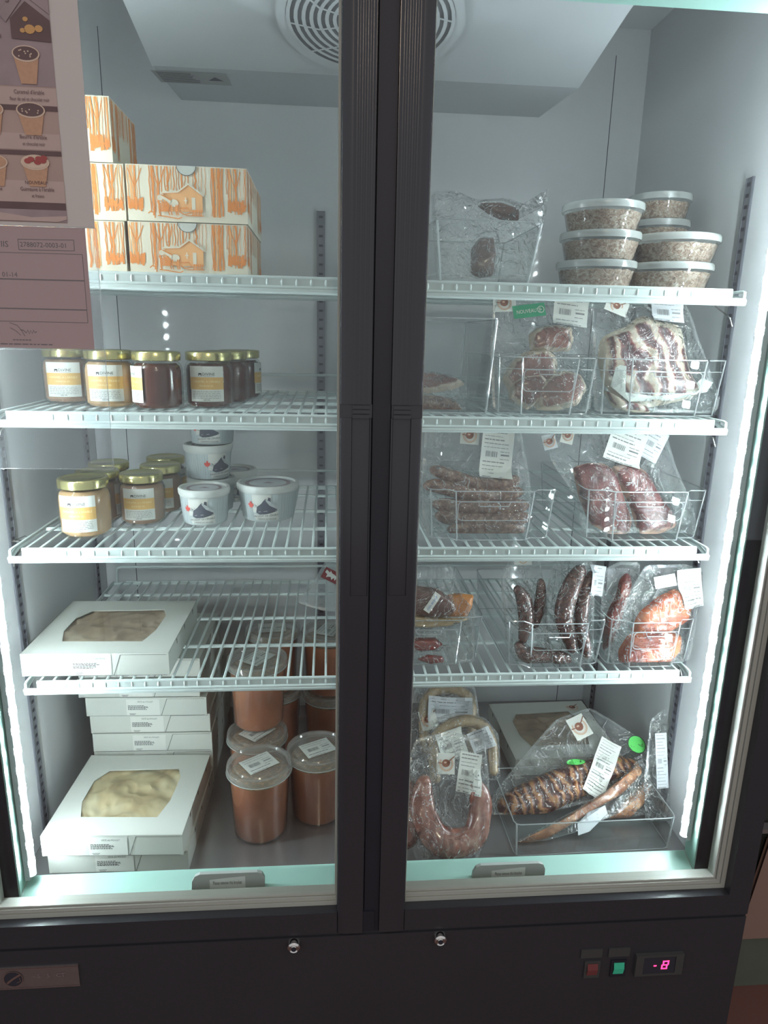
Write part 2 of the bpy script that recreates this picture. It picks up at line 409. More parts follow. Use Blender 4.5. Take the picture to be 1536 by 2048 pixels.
M['poster_bg'] = mat('poster_taupe', (0.36,0.25,0.22), 0.5, var=0.22, scale=14)
M['poster_lt'] = mat('poster_pale_band', (0.44,0.32,0.29), 0.5, var=0.10, scale=30)
M['poster_dk'] = mat('poster_dark', (0.11,0.06,0.06), 0.5, var=0.3, scale=30)
M['poster_mauve'] = mat('poster_mauve', (0.29,0.215,0.225), 0.5, var=0.25, scale=40)
M['waffle'] = mat('poster_waffle', (0.46,0.26,0.16), 0.5, var=0.15, scale=220)
M['cream'] = mat('poster_cream', (0.58,0.43,0.33), 0.5, var=0.1, scale=200)
M['berry'] = mat('poster_berry', (0.32,0.055,0.05), 0.5, var=0.2, scale=200)
M['glow'] = mat('poster_window_glow', (0.52,0.28,0.10), 0.5)
M['notice_paper'] = mat('bright_notice_paper', (0.80,0.81,0.79), 0.6)
M['bracket'] = mat('grey_bracket', (0.45,0.475,0.46), 0.5, var=0.03)
M['grille_dark'] = mat('dark_fan_well', (0.20,0.21,0.22), 0.7)
PK = {"chops":{"film":[[-0.0918,-0.0075],[-0.0949,0.1003],[-0.09,0.1796],[-0.0276,0.1845],[0.0776,0.189],[0.0821,0.104],[0.0702,-0.0054]],"c1":[[-0.0308,0.1265],[-0.0157,0.1384],[0.0137,0.1424],[0.0405,0.1397],[0.0428,0.1198],[0.0366,0.1014],[0.0047,0.0991],[-0.0286,0.0993]],"c2":[[-0.0764,0.0515],[-0.0621,0.078],[-0.0386,0.0966],[-0.0036,0.0998],[0.0113,0.0902],[0.0144,0.0737],[0.0082,0.0488],[-0.0212,0.0278],[-0.0626,0.0272]],"c3":[[-0.0668,0.0189],[-0.0641,0.0435],[-0.0457,0.0561],[-0.0125,0.0592],[-0.0002,0.0446],[-0.0088,0.0198],[-0.0381,0.0014]],"c4":[[-0.0216,-0.0033],[-0.0279,0.0236],[-0.0126,0.0485],[0.021,0.0656],[0.0503,0.0603],[0.0608,0.0373],[0.0453,0.0107],[0.0117,-0.0045]],"sticker":[-0.071,0.1768,0.0375,0.0277,3],"green":[-0.0303,0.1654,0.0539,0.0213,8],"label":[0.0392,0.1647,0.0575,0.046,-6],"O":[0.285,0.135,1.213],"lean":17,"yaw":0},"bacon":{"film":[[-0.1159,-0.0053],[-0.1214,0.1024],[-0.1108,0.1696],[-0.0729,0.1836],[0.0379,0.1866],[0.0684,0.1063],[0.0992,0.024],[0.0907,-0.0034]],"c1":[[-0.1104,0.0863],[-0.1064,0.1191],[-0.0828,0.1319],[-0.06,0.1406],[-0.0473,0.1532],[-0.0304,0.1585],[-0.015,0.1498],[0.0124,0.1464],[0.0278,0.1426],[0.0331,0.1139],[0.0428,0.0687],[0.0645,0.0359],[0.0301,0.023],[-0.0297,0.0098],[-0.0764,0.0215],[-0.1019,0.0497]],"c2":[[-0.1018,0.0374],[-0.0806,0.0214],[-0.0297,0.0123],[-0.0211,-0.0008],[-0.0534,-0.0045],[-0.0848,0.009]],"board":[[-0.0809,0.0746],[-0.0699,0.0732],[-0.0705,0.0314],[-0.0212,0.0256],[0.0301,0.0313],[0.0644,0.0583],[0.086,0.0529],[0.0731,0.0361],[0.013,0.0203],[-0.0637,0.0167],[-0.0934,0.0417],[-0.0876,0.0704]],"sticker":[-0.0796,0.1737,0.0377,0.0246,-22],"label":[0.0054,0.1692,0.0544,0.0412,-2],"O":[0.478,0.135,1.213],"lean":14,"yaw":0},"sausage":{"film":[[-0.0881,-0.0145],[-0.0917,0.0913],[-0.0851,0.1776],[-0.0166,0.1835],[0.0787,0.1846],[0.0965,0.0923],[0.1013,-0.0149]],"s1":[[-0.0747,0.1083,0.0068],[-0.0593,0.1042,0.011],[-0.0249,0.0917,0.0119],[0.0096,0.0833,0.0119],[0.0443,0.0852,0.012],[0.0703,0.0922,0.0086]],"s2":[[-0.0849,0.0812,0.0076],[-0.0678,0.0813,0.0119],[-0.0335,0.0729,0.0127],[0.0097,0.0646,0.0128],[0.053,0.0682,0.0128],[0.0748,0.0717,0.0086]],"s3":[[-0.0694,0.0508,0.0076],[-0.0549,0.0491,0.0119],[-0.0162,0.0458,0.0128],[0.027,0.0442,0.0128],[0.0705,0.0477,0.012],[0.0862,0.0494,0.0077]],"s4":[[-0.066,0.0321,0.0068],[-0.0505,0.0287,0.0119],[-0.0075,0.0237,0.0128],[0.0358,0.0237,0.0128],[0.0749,0.0272,0.012],[0.0898,0.0289,0.0069]],"s5":[[-0.0453,0.0084,0.0068],[-0.029,0.0066,0.0111],[0.0099,0.0015,0.0119],[0.0532,0.0015,0.0111],[0.0794,0.0066,0.0069]],"sticker":[-0.0088,0.1666,0.0323,0.0289,-4],"label":[0.0371,0.1389,0.0546,0.0888,-6],"O":[0.177,0.145,1.004],"lean":14,"yaw":0},"ham":{"film":[[-0.1088,-0.021],[-0.117,0.0584],[-0.1651,0.1273],[-0.1691,0.1792],[-0.0489,0.184],[0.0414,0.1833],[0.0587,0.1202],[0.0897,0.0503],[0.0978,-0.0215]],"c1":[[-0.1245,0.1137],[-0.0942,0.1217],[-0.0657,0.1193],[-0.0479,0.1038],[-0.0341,0.0586],[-0.0219,0.0239],[-0.0276,-0.0039],[-0.0642,-0.0004],[-0.0969,0.0195],[-0.1143,0.0627]],"c2":[[-0.0568,0.1151],[-0.0208,0.1197],[0.0061,0.1068],[0.0255,0.0693],[0.0504,0.037],[0.0592,0.0152],[0.0282,-0.0057],[-0.0105,0.0013],[-0.0252,0.05]],"sticker":[-0.1347,0.1691,0.0225,0.0277,-14],"sticker2":[-0.1666,0.1584,0.0242,0.0259,14],"label":[-0.0331,0.151,0.0644,0.0627,-20],"label2":[0.0184,0.155,0.0367,0.0559,-28],"O":[0.475,0.145,1.004],"lean":16,"yaw":0},"cheese":{"film":[[-0.0773,-0.0076],[-0.0871,0.113],[-0.0688,0.1733],[0.0071,0.1747],[0.0297,0.1207],[0.052,0.0987],[0.0521,-0.008]],"c1":[[-0.0788,0.1432],[-0.0512,0.1387],[-0.0166,0.1333],[0.0097,0.1165],[0.0213,0.099],[0.0041,0.0843],[-0.0523,0.0884],[-0.0783,0.0913]],"c2":[[0.0018,0.121],[0.0209,0.1243],[0.0481,0.1206],[0.0458,0.1014],[0.0365,0.084],[0.005,0.0834]],"c3":[[-0.0782,0.0904],[-0.0089,0.0844],[0.0417,0.0821],[0.0087,0.0702],[-0.0348,0.0672],[-0.0781,0.0712]],"c4":[[-0.0674,0.0388],[-0.0475,0.0473],[-0.0171,0.0469],[-0.0039,0.0353],[-0.0168,0.0267],[-0.0473,0.0253]],"c5":[[-0.0471,0.0095],[-0.0298,0.018],[-0.0036,0.0141],[-0.0008,0.0052],[-0.0252,0.0021]],"tag":[-0.0267,0.1134,0.0361,0.012,55],"O":[0.13,0.112,0.779],"lean":10,"yaw":0},"kielbasa":{"film":[[-0.038,-0.0098],[-0.0428,0.076],[-0.0314,0.1546],[-0.0208,0.179],[0.0466,0.1788],[0.0496,0.1102],[0.0483,-0.0112]],"s1":[[0.0196,0.1675,0.0105],[0.0062,0.1456,0.0158],[-0.0062,0.115,0.0166],[-0.0115,0.0844,0.0158],[-0.0042,0.0537,0.0131],[0.0049,0.0272,0.0088]],"s2":[[0.0404,0.1586,0.007],[0.0297,0.1323,0.0114],[0.0226,0.0972,0.0123],[0.0219,0.0621,0.0123],[0.0283,0.0313,0.0114],[0.032,0.0154,0.007]],"s3":[[-0.0336,0.0234,0.007],[-0.0201,0.0074,0.0123],[-0.0022,-0.0034,0.0088]],"label":[0.0513,0.1453,0.0299,0.0527,-8],"O":[0.345,0.108,0.779],"lean":14,"yaw":0},"kielbasa2":{"film":[[-0.0095,-0.0122],[-0.0275,0.0301],[-0.0322,0.109],[-0.0368,0.1527],[-0.0236,0.1754],[0.0345,0.1769],[0.0456,0.1083],[0.0532,-0.0062]],"s1":[[-0.01,0.1307,0.0079],[0.0007,0.1131,0.0131],[0.0062,0.0823,0.014],[0.0027,0.0543,0.0105],[-0.0008,0.0385,0.007]],"s2":[[0.0329,0.1435,0.0061],[0.0329,0.1172,0.0097],[0.0277,0.0865,0.0097],[0.0224,0.0646,0.0061]],"s3":[[-0.0097,0.0343,0.007],[0.0038,0.0165,0.0132],[0.028,0.0012,0.0141],[0.0514,-0.0097,0.0088]],"sticker":[0.0032,0.1805,0.0315,0.0193,0],"O":[0.265,0.115,0.779],"lean":14,"yaw":0},"smoked":{"film":[[-0.0803,-0.0121],[-0.0868,0.0408],[-0.0509,0.1196],[-0.0193,0.1723],[0.0586,0.1737],[0.1115,0.145],[0.082,0.1097],[0.0624,-0.0127]],"c1":[[-0.0443,0.0561],[-0.0299,0.0886],[0.0011,0.1139],[0.034,0.1295],[0.0682,0.1098],[0.0601,0.0743],[0.027,0.0552],[-0.0096,0.0486]],"c2":[[-0.0658,-0.0035],[-0.0677,0.0229],[-0.0497,0.0509],[-0.0005,0.0556],[0.0454,0.0497],[0.0437,0.0213],[0.0255,-0.0032],[-0.023,-0.0078]],"sticker":[0.0156,0.1438,0.0389,0.0212,10],"label":[0.0616,0.132,0.0443,0.0674,6],"O":[0.505,0.105,0.779],"lean":14,"yaw":0},"smoked2":{"film":[[-0.02,-0.017],[-0.0277,0.068],[-0.0235,0.1572],[0.0086,0.1731],[0.0456,0.1703],[0.0367,0.1031],[0.0298,-0.0133]],"c1":[[0.007,0.1392],[0.0198,0.1516],[0.0291,0.1435],[0.0255,0.1167],[0.0146,0.0899],[0.0055,0.0587],[-0.0091,0.0231],[-0.0219,0.0143],[-0.0221,0.059],[-0.0112,0.0902],[0.0016,0.1124]],"O":[0.44,0.125,0.779],"lean":14,"yaw":0},"loop1":{"film":[[-0.0617,0.0022],[-0.0779,0.0617],[-0.0752,0.1546],[-0.0568,0.2082],[0.0095,0.2209],[0.0749,0.2033],[0.0782,0.1331],[0.0702,0.0486],[0.0489,-0.0017]],"u":[[-0.0426,0.1365,0.0128],[-0.049,0.1111,0.02],[-0.0463,0.0815,0.0226],[-0.0295,0.0452,0.0252],[0.0051,0.0276,0.0269],[0.0414,0.0429,0.0235],[0.0544,0.0784,0.02],[0.0571,0.108,0.0183],[0.0518,0.1296,0.011]],"c1":[[-0.0568,0.0693],[-0.0345,0.0561],[0.006,0.0465],[0.0477,0.0577],[0.0555,0.0325],[0.0313,0.0071],[0.0001,0.018],[-0.0291,0.0092],[-0.0517,0.032]],"sticker":[-0.0006,0.1639,0.0314,0.0369,-3],"label":[0.0406,0.1471,0.0406,0.0701,-11],"O":[0.147,0.055,0.423],"lean":30,"yaw":0},"loop2":{"film":[[-0.0383,0.0663],[-0.035,0.1399],[-0.0212,0.1775],[0.023,0.191],[0.0884,0.1799],[0.1142,0.1459],[0.1093,0.0623]],"u":[[-0.0188,0.0658,0.0097],[-0.0204,0.1116,0.0108],[-0.0128,0.1441,0.0119],[0.0165,0.1671,0.012],[0.0524,0.174,0.012],[0.0819,0.1609,0.012],[0.0965,0.1274,0.0109],[0.0955,0.0763,0.0088]],"label":[0.0163,0.1293,0.0554,0.0554,17],"label2":[0.0751,0.1373,0.0437,0.0398,20],"O":[0.155,0.15,0.44],"lean":34,"yaw":0},"loop3":{"film":[[-0.0529,0.0163],[-0.0476,0.1572],[-0.028,0.1861],[0.0983,0.1839],[0.1041,0.1127],[0.0996,0.0221]],"u":[[-0.0176,0.0548,0.0105],[-0.0191,0.1153,0.0107],[-0.0132,0.1513,0.0118],[0.0075,0.1729,0.0119],[0.0375,0.1807,0.012],[0.0666,0.1718,0.0119],[0.0827,0.1494,0.0119],[0.0846,0.1131,0.0107],[0.0783,0.0524,0.0095]],"sticker":[-0.0094,0.1151,0.0363,0.0406,12],"label":[0.037,0.1347,0.0946,0.0516,-4],"O":[0.15,0.27,0.44],"lean":34,"yaw":0},"loop0":{"film":[[-0.0436,0.012],[-0.0412,0.1296],[-0.013,0.1462],[0.02,0.1279],[0.0154,0.0182]],"u":[[-0.0227,0.1291,0.0111],[-0.0,0.1113,0.0166],[0.0051,0.0686,0.0182],[-0.0023,0.0354,0.0181],[-0.0254,0.0196,0.0126]],"O":[0.075,0.07,0.423],"lean":30,"yaw":0},"ribs1":{"film":[[-0.1869,-0.0386],[-0.1743,0.0057],[-0.1103,0.0694],[-0.0247,0.1471],[0.0547,0.1714],[0.1298,0.1179],[0.1607,0.082],[0.1352,0.0246],[0.0358,-0.0097],[-0.0791,-0.042]],"c1":[[-0.1673,-0.0144],[-0.1496,0.0068],[-0.0963,0.0311],[-0.032,0.053],[0.0324,0.0676],[0.0701,0.0745],[0.1194,0.0634],[0.1311,0.0486],[0.0693,0.0265],[0.0299,0.0089],[-0.0137,-0.0082],[-0.0671,-0.0291],[-0.1263,-0.0334],[-0.1644,-0.0287]],"label":[0.0462,0.0461,0.0418,0.1173,-32],"sticker":[0.0227,0.1306,0.039,0.0452,22],"round":[0.134,0.0926,0.0366,0.0366,0],"round2":[-0.0033,0.0589,0.0379,0.014,0],"O":[0.42,0.16,0.47],"lean":48,"yaw":0},"ribs2":{"film":[[-0.161,-0.0493],[-0.1267,-0.0172],[-0.0344,0.021],[0.0519,0.0628],[0.1145,0.1118],[0.1265,0.0607],[0.0521,0.014],[-0.0409,-0.0175],[-0.101,-0.0365]],"c1":[[-0.1536,-0.043],[-0.1252,-0.0206],[-0.0767,-0.0019],[-0.024,0.025],[0.0354,0.0543],[0.1044,0.098],[0.1115,0.084],[0.0583,0.0447],[0.0046,0.0216],[-0.0483,-0.0045],[-0.0998,-0.0282],[-0.1398,-0.0451]],"patch":[-0.0085,0.0029,0.066,0.0283,25],"O":[0.43,0.11,0.45],"lean":42,"yaw":0},"ribs3":{"film":[[-0.0531,-0.0586],[-0.0406,-0.0154],[0.0144,0.037],[0.0607,0.0636],[0.0791,0.0426],[0.0459,-0.0092],[0.0077,-0.0606]],"c1":[[-0.0269,-0.0334],[-0.0191,-0.0072],[0.0208,0.0277],[0.0585,0.0524],[0.0683,0.0401],[0.0445,0.0088],[0.0153,-0.0216],[-0.0104,-0.0409]],"O":[0.5,0.15,0.44],"lean":40,"yaw":0},"lean":{"film":[[-0.0054,-0.0454],[-0.007,0.0796],[0.0055,0.1949],[0.0357,0.2184],[0.0535,0.1358],[0.0497,-0.0475]],"label":[0.0272,0.1172,0.0233,0.1066,2],"O":[0.545,0.13,0.43],"lean":15,"yaw":0},"bagtop":{"film":[[-0.0532,0.0012],[-0.0559,0.0788],[-0.0571,0.154],[-0.022,0.1582],[0.0224,0.1421],[0.0637,0.1475],[0.125,0.132],[0.1383,0.1743],[0.1259,0.1034],[0.0976,0.0059]],"c1":[[0.018,0.133],[0.0533,0.1363],[0.0857,0.125],[0.0833,0.1088],[0.0538,0.1095],[0.0338,0.1194]],"c2":[[0.0029,0.0132],[0.0044,0.0548],[0.0155,0.0709],[0.0399,0.0718],[0.0425,0.0387],[0.0373,0.0109],[0.0171,0.0068]],"O":[0.15,0.16,1.413],"lean":25,"yaw":0},"sliced":{"film":[[-0.0881,-0.008],[-0.0827,0.0734],[-0.0435,0.0903],[0.007,0.0864],[0.0287,0.0567],[0.0188,0.0248],[0.02,-0.0094]],"c1":[[-0.0852,0.0349],[-0.0789,0.0669],[-0.0405,0.0771],[0.0008,0.069],[0.0227,0.0553],[-0.0026,0.0393],[-0.0448,0.0296]],"c2":[[-0.0881,-0.0091],[-0.0781,0.0201],[-0.0369,0.026],[-0.0009,0.0181],[0.0129,-0.0023],[-0.0085,-0.0123]],"O":[0.13,0.13,1.215],"lean":55,"yaw":0},"cowtag":{"film":[[-0.0908,0.0453],[-0.0573,0.0909],[-0.0377,0.1307],[0.0124,0.1273],[0.0712,0.0694],[0.0113,0.0242],[-0.0373,0.0277],[-0.0683,0.036]],"label":[-0.0257,0.0991,0.0338,0.0239,-28],"O":[-0.04,0.27,0.785],"lean":38,"yaw":0}}
# ------------------------------------------------------------------ the setting
def struct(name, o, cat='structure'):
    o['kind'] = 'structure'; return o
M['floor'] = mat('red_brown_floor', (0.13,0.055,0.045), 0.55, var=0.2, scale=12)
M['wallp'] = mat('shop_wall', (0.20,0.18,0.17), 0.8, var=0.05, scale=4)
struct('floor', MB().box(-3,3,-3.5,3,-0.05,0).build('floor', M['floor']))
struct('wall_back', MB().box(-3,3,0.80,0.90,0,2.9).build('wall_back', M['wallp']))

# ------------------------------------------------------------------ the fridge
fr = empty('display_fridge', (0,0,0))
tag(fr, 'tall black two-door glass display fridge with lit white interior, filling the picture', 'fridge')
WX = 0.59; WB = 0.605; DECK = 0.42; CEIL = 1.95
b = MB()
b.box(-WX,WX,WB,WB+0.02,0.38,CEIL)
for sx in (-1,1):
    b.box(sx*0.521-0.0007,sx*0.521+0.0007,WB-0.0006,WB,0.42,1.9,1)
b.build('back_panel', [M['liner'], M['slot']], fr)
for sx in (-1,1):
    x0, x1 = sorted((sx*WX, sx*(WX+0.02)))
    MB().box(x0,x1,0.031,WB+0.02,0.38,CEIL).build('side_panel', M['liner'], fr)
MB().box(-WX-0.02,WX+0.02,0.031,WB+0.02,CEIL,CEIL+0.02).build('top_panel', M['liner'], fr)
MB().box(-WX,WX,0.036,WB,DECK-0.02,DECK).build('deck', M['steel'], fr)
# evaporator housing with its fan grille
hp = [(0.055,1.811),(0.17,1.793),(0.36,1.757),(WB-0.001,1.778),(WB-0.001,1.945),(0.055,1.945)]
b = MB()
n = len(hp)
vs = [(-0.3665,y,z) for y,z in hp]+[(0.3665,y,z) for y,z in hp]
b.add(vs, [tuple(range(n))[::-1], tuple(range(n,2*n))]+[(i,(i+1)%n,n+(i+1)%n,n+i) for i in range(n)])
hous = b.build('evaporator_housing', M['evap'], fr)
# fan grille lies on the sloping face (Y 0.06..0.36)
sl = (1.757-1.811)/(0.36-0.055)
def fanp(u, v, o):
    y = 0.205+v
    return (-0.009+u, y+o*sl, 1.811+(y-0.055)*sl-0.0015-o)
b = MB()
b.disc(0,0,0.140,0.140,0,fanp,0.003,48,r0=0.90)
b.disc(0,0,0.126,0.126,1,fanp,0.0,48)
for i in range(9):
    r = 0.030+i*0.0115
    b.disc(0,0,r+0.0035,r+0.0035,0,fanp,0.004,44,r0=(r-0.002)/(r+0.0035))
for k in range(10):
    a = 2*PI*k/10+0.2
    b.stroke([(0.028*math.cos(a),0.028*math.sin(a)),(0.08*math.cos(a+0.12),0.08*math.sin(a+0.12)),(0.128*math.cos(a+0.35),0.128*math.sin(a+0.35))],0.0035,0,fanp,0.0045)
b.disc(0,0,0.03,0.03,0,fanp,0.0045,24)
b.build('fan_grille', [M['evap'], M['grille_dark']], hous)
# notice on the rear strip of the housing
def stripp(u, v, o):
    y = 0.385+v; z = 1.757+(y-0.36)*(0.021/0.245)-0.0008-o
    return (u, y, z)
b = MB(); b.rect(-0.375,0.0,-0.248,0.080,0,stripp)
rnd = random.Random(4)
for i in range(9):
    b.rect(-0.368,0.008+i*0.0075,-0.300+rnd.uniform(-0.012,0.0),0.011+i*0.0075,1,stripp,0.0004)
b.poly([(-0.285,0.05),(-0.258,0.05),(-0.271,0.025)],1,stripp,0.0004)
M['notice'] = mat('grey_notice', (0.33,0.33,0.32), 0.6)
b.build('notice_sticker', [M['notice'], M['slot']], hous)

# mint flange around the opening
def ring(b, x0,x1,z0,z1,wl,wr,wb,wt,y0,y1,mat=0):
    b.box(x0,x1,y0,y1,z0,z0+wb,mat); b.box(x0,x1,y0,y1,z1-wt,z1,mat)
    b.box(x0,x0+wl,y0,y1,z0+wb,z1-wt,mat); b.box(x1-wr,x1,y0,y1,z0+wb,z1-wt,mat)
b = MB()
def reveal(sec, mir):
    vs = []
    for x, zb, zt_, y in sec: vs += [(x,y,zb),(x,y,zt_),(-x,y,zt_),(-x,y,zb)]
    n = 4
    for i in range(len(sec)-1):
        b.add(vs[i*4:i*4+8], [(k,(k+1)%4,4+(k+1)%4,4+k) for k in range(4)])
# front lip, reveal surface, rear return and outer skin of one mitred frame
sec = [(0.5675,0.416,1.764,0.0),(0.5675,0.416,1.764,-0.0015),(0.5650,0.4360,1.7500,-0.0015),(0.5655,0.4475,1.7480,0.0310),(0.5895,0.4475,1.764,0.0320),(0.5895,0.416,1.770,0.0320)]
reveal(sec, 1)
for sx in (-1,1):
    for zz, z2_ in ((0.4360,0.4475),(1.7500,1.7480)):
        b.tube([(sx*0.5648,-0.0012,zz),(sx*0.5653,0.031,z2_)],0.0010,5,1)
b.build('inner_frame', [M['mint'], M['trim']], fr)
# black carcass round it
b = MB()
for sx in (-1,1):
    x0, x1 = sorted((sx*0.5680, sx*0.636))
    b.box(x0,x1,0.0,0.030,0.12,1.99)
    x0, x1 = sorted((sx*0.6105, sx*0.636))
    b.box(x0,x1,0.030,0.66,0.12,1.99)
b.box(-0.568,0.568,0.0,0.036,0.12,0.415); b.box(-0.568,0.568,0.0,0.036,1.765,1.99)
b.box(-0.589,0.589,0.045,0.66,0.12,0.375)
b.box(-0.589,0.589,0.036,0.66,1.975,1.99); b.box(-0.589,0.589,WB+0.022,0.66,0.375,1.975)
b.box(-0.022,0.022,-0.008,0.028,0.398,1.80); b.box(-0.0125,0.0110,-0.056,-0.0125,0.3935,1.86)
b.build('carcass', M['gasket'], fr)
b = MB()
b.box(-0.636,0.636,-0.058,-0.002,0.13,0.388)
b.box(-0.636,0.636,-0.054,-0.006,0.388,0.3915)
for k in range(7):
    b.box(-0.55,0.55,-0.060,-0.058,0.055+0*k+0.085+0.0,0.142)
b.box(-0.60,0.60,-0.02,0.6,0.0,0.12)
b.build('kick_panel', M['black'], fr)
b = MB(); b.box(-0.0155,0.0035,-0.0585,-0.052,0.395,0.4335)
b.build('hinge_cover', M['gasket'], fr)

# doors
def stile(b, x0, x1, hx0, hx1, sgn):
    """fluted door stile with a grip recess between z 0.975 and 1.232"""
    def prof(fl):
        pts = [(x0,-0.012),(x0,-0.0555),(x0+0.002,-0.0585)]
        a, c = hx0, hx1
        pts.append((a-0.002,-0.0600))
        if fl == 1:
            nf = 4
            for i in range(nf):
                u0 = a+(c-a)*i/nf; w = (c-a)/nf
                pts += [(u0+0.1*w,-0.0600),(u0+0.30*w,-0.0609),(u0+0.5*w,-0.0613),(u0+0.70*w,-0.0609),(u0+0.9*w,-0.0600)]
        elif fl == 2:
            pts += [(a,-0.0600),(a+0.001,-0.0575),(c-0.001,-0.0575),(c,-0.0600)]
        pts += [(c+0.001,-0.0600),(x1-0.002,-0.0590),(x1,-0.0565),(x1,-0.012)]
        return pts
    def ext(pr, z0, z1):
        m = len(pr)
        vs = [(x,y,z0) for x,y in pr]+[(x,y,z1) for x,y in pr]
        fs = [(i,m+i,m+(i+1)%m,(i+1)%m) for i in range(m)]+[tuple(range(m)), tuple(range(m,2*m))[::-1]]
        b.add(vs, [f[::-1] for f in fs], 0, True)
    ext(prof(0), 0.3935, 0.973); ext(prof(2), 0.973, 1.222); ext(prof(1), 1.240, 1.86)
    # grip cap with stepped ribs
    for i, dz in enumerate((0.0,0.006,0.012)):
        b.box(hx0+0.001,hx1-0.001,-0.0615+0.0008*i,-0.0565,1.222+dz,1.2265+dz)
    b.box(x0,x1,-0.0575,-0.012,1.222,1.240)
def door(name, X0, X1, st, hx, hinge):
    d = empty(name); d.parent = fr
    b = MB(); stile(b, st[0], st[1], hx[0], hx[1], 1); b.build('stile', M['black_gloss'], d, angle=60)
    b = MB()
    if hinge < 0:
        b.box(X0,X0+0.040,-0.058,-0.012,0.3935,1.86); ox0, ox1 = X0+0.040, st[0]
    else:
        b.box(X1-0.038,X1,-0.058,-0.012,0.3935,1.86); ox0, ox1 = st[1], X1-0.038
    b.box(ox0,ox1,-0.058,-0.012,0.3935,0.4337); b.box(ox0,ox1,-0.058,-0.012,1.82,1.86)
    b.build('door_frame', M['black'], d)
    b = MB(); wl, wr = (1, 0.18) if hinge < 0 else (0.18, 1)
    a = ox0; c = ox1; z0 = 0.4337; z1 = 1.82
    for i, (w, y, mt) in enumerate(((0.0070,-0.042,0),(0.0010,-0.036,1),(0.0062,-0.040,0),(0.0012,-0.034,1),(0.0026,-0.037,0))):
        ring(b, a, c, z0, z1, w*wl, w*wr, w, w, y, -0.018, mt)
        a += w*wl; c -= w*wr; z0 += w; z1 -= w
    b.build('glass_trim', [M['trim'], M['trimdark']], d)
    MB().box(ox0,ox1,-0.0335,-0.0300,0.434,1.82).build('glass_pane', M['glass'], d)
    MB().box(ox0,ox1,-0.0200,-0.0170,0.434,1.82).build('glass_pane', M['glass'], d)
    return d, ox0, ox1
door('door', -0.640, -0.0135, (-0.0560,-0.0135), (-0.0405,-0.0160), -1)
door('door', 0.0120, 0.6370, (0.0120,0.0530), (0.0125+0.001,0.0385), 1)

# LED strips (tube lamps) in a white channel
m_, nt, N, L, bs = nodes('led_tube_light')
tc = N.new('ShaderNodeTexCoord'); sp = N.new('ShaderNodeSeparateXYZ'); L.new(tc.outputs['Object'], sp.inputs[0])
mu = N.new('ShaderNodeMath'); mu.operation = 'MULTIPLY'; mu.inputs[1].default_value = 2*PI/0.0345; L.new(sp.outputs['Z'], mu.inputs[0])
co = N.new('ShaderNodeMath'); co.operation = 'COSINE'; L.new(mu.outputs[0], co.inputs[0])
mr = N.new('ShaderNodeMapRange'); mr.inputs['From Min'].default_value = 0.35; mr.inputs['From Max'].default_value = 0.95
mr.inputs['To Min'].default_value = LED_BASE; mr.inputs['To Max'].default_value = LED_POWER*2.6
L.new(co.outputs[0], mr.inputs['Value'])
bs.inputs['Base Color'].default_value = (0.7,0.75,0.8,1); bs.inputs['Emission Color'].default_value = (0.86,0.95,1.0,1)
L.new(mr.outputs[0], bs.inputs['Emission Strength'])
M['led'] = m_
for sx, zb in ((-1,0.4575),(1,0.487)):
    # half-round lens facing the goods, set in an opaque white channel
    b = MB(); xc = sx*0.5560; ns = 12; zs = [zb+i*0.00575 for i in range(int((1.742-zb)/0.00575)+1)]
    vs = []; fs = []
    for z in zs:
        for k in range(ns+1):
            an = -PI/2+PI*k/ns
            vs.append((xc-sx*(0.0075*math.cos(an)), 0.0235+0.0068*math.sin(an), z))
    m = ns+1
    for i in range(len(zs)-1):
        for k in range(ns):
            q = (i*m+k, i*m+k+1, (i+1)*m+k+1, (i+1)*m+k); fs.append(q if sx > 0 else q[::-1])
    b.add(vs, fs, 0, True); b.add([vs[k] for k in range(m)], [tuple(range(m))], 1); b.add([vs[-m+k] for k in range(m)], [tuple(range(m))], 1)
    st = b.build('led_tube', [M['led'], M['evap']], fr)
    x0, x1 = sorted((xc, sx*0.5640))
    MB().box(x0,x1,0.0160,0.0310,zb-0.006,1.745).build('led_channel', M['evap'], st)

# pilasters with slots
def pilaster(x, y, wx, wy, nx, ny):
    b = MB(); b.box(x-wx,x+wx,y-wy,y+wy,0.43,1.580)
    k = 0; z = 0.445
    while z < 1.57:
        if nx: b.box(x-nx*(wx+0.0006)-0.0003,x-nx*(wx+0.0006)+0.0003,y-0.0038,y+0.0038,z,z+0.0055,1)
        else:  b.box(x-0.0042,x+0.0042,y-wy-0.0008,y-wy-0.0002,z,z+0.0045,1)
        z += 0.0165 if nx else 0.0190
    # edge shadows lines: folded lips
    if nx:
        for s in (-1,1): b.box(x-nx*0.0018-0.0008,x-nx*0.0018+0.0008,y+s*(wy-0.001)-0.001,y+s*(wy-0.001)+0.001,0.43,1.58)
    else:
        for s in (-1,1): b.box(x+s*(wx-0.001)-0.001,x+s*(wx-0.001)+0.001,y-wy-0.0022,y-wy,0.43,1.58)
    b.build('shelf_pilaster', [M['pil'], M['slot']], fr)
for sx in (-1,1):
    pilaster(sx*(WX-0.002), 0.160, 0.0019, 0.0085, sx, 0)
    pilaster(sx*(WX-0.002), 0.540, 0.0019, 0.0085, sx, 0)
    pilaster(sx*0.088, WB-0.0025, 0.0088, 0.0022, 0, -1)

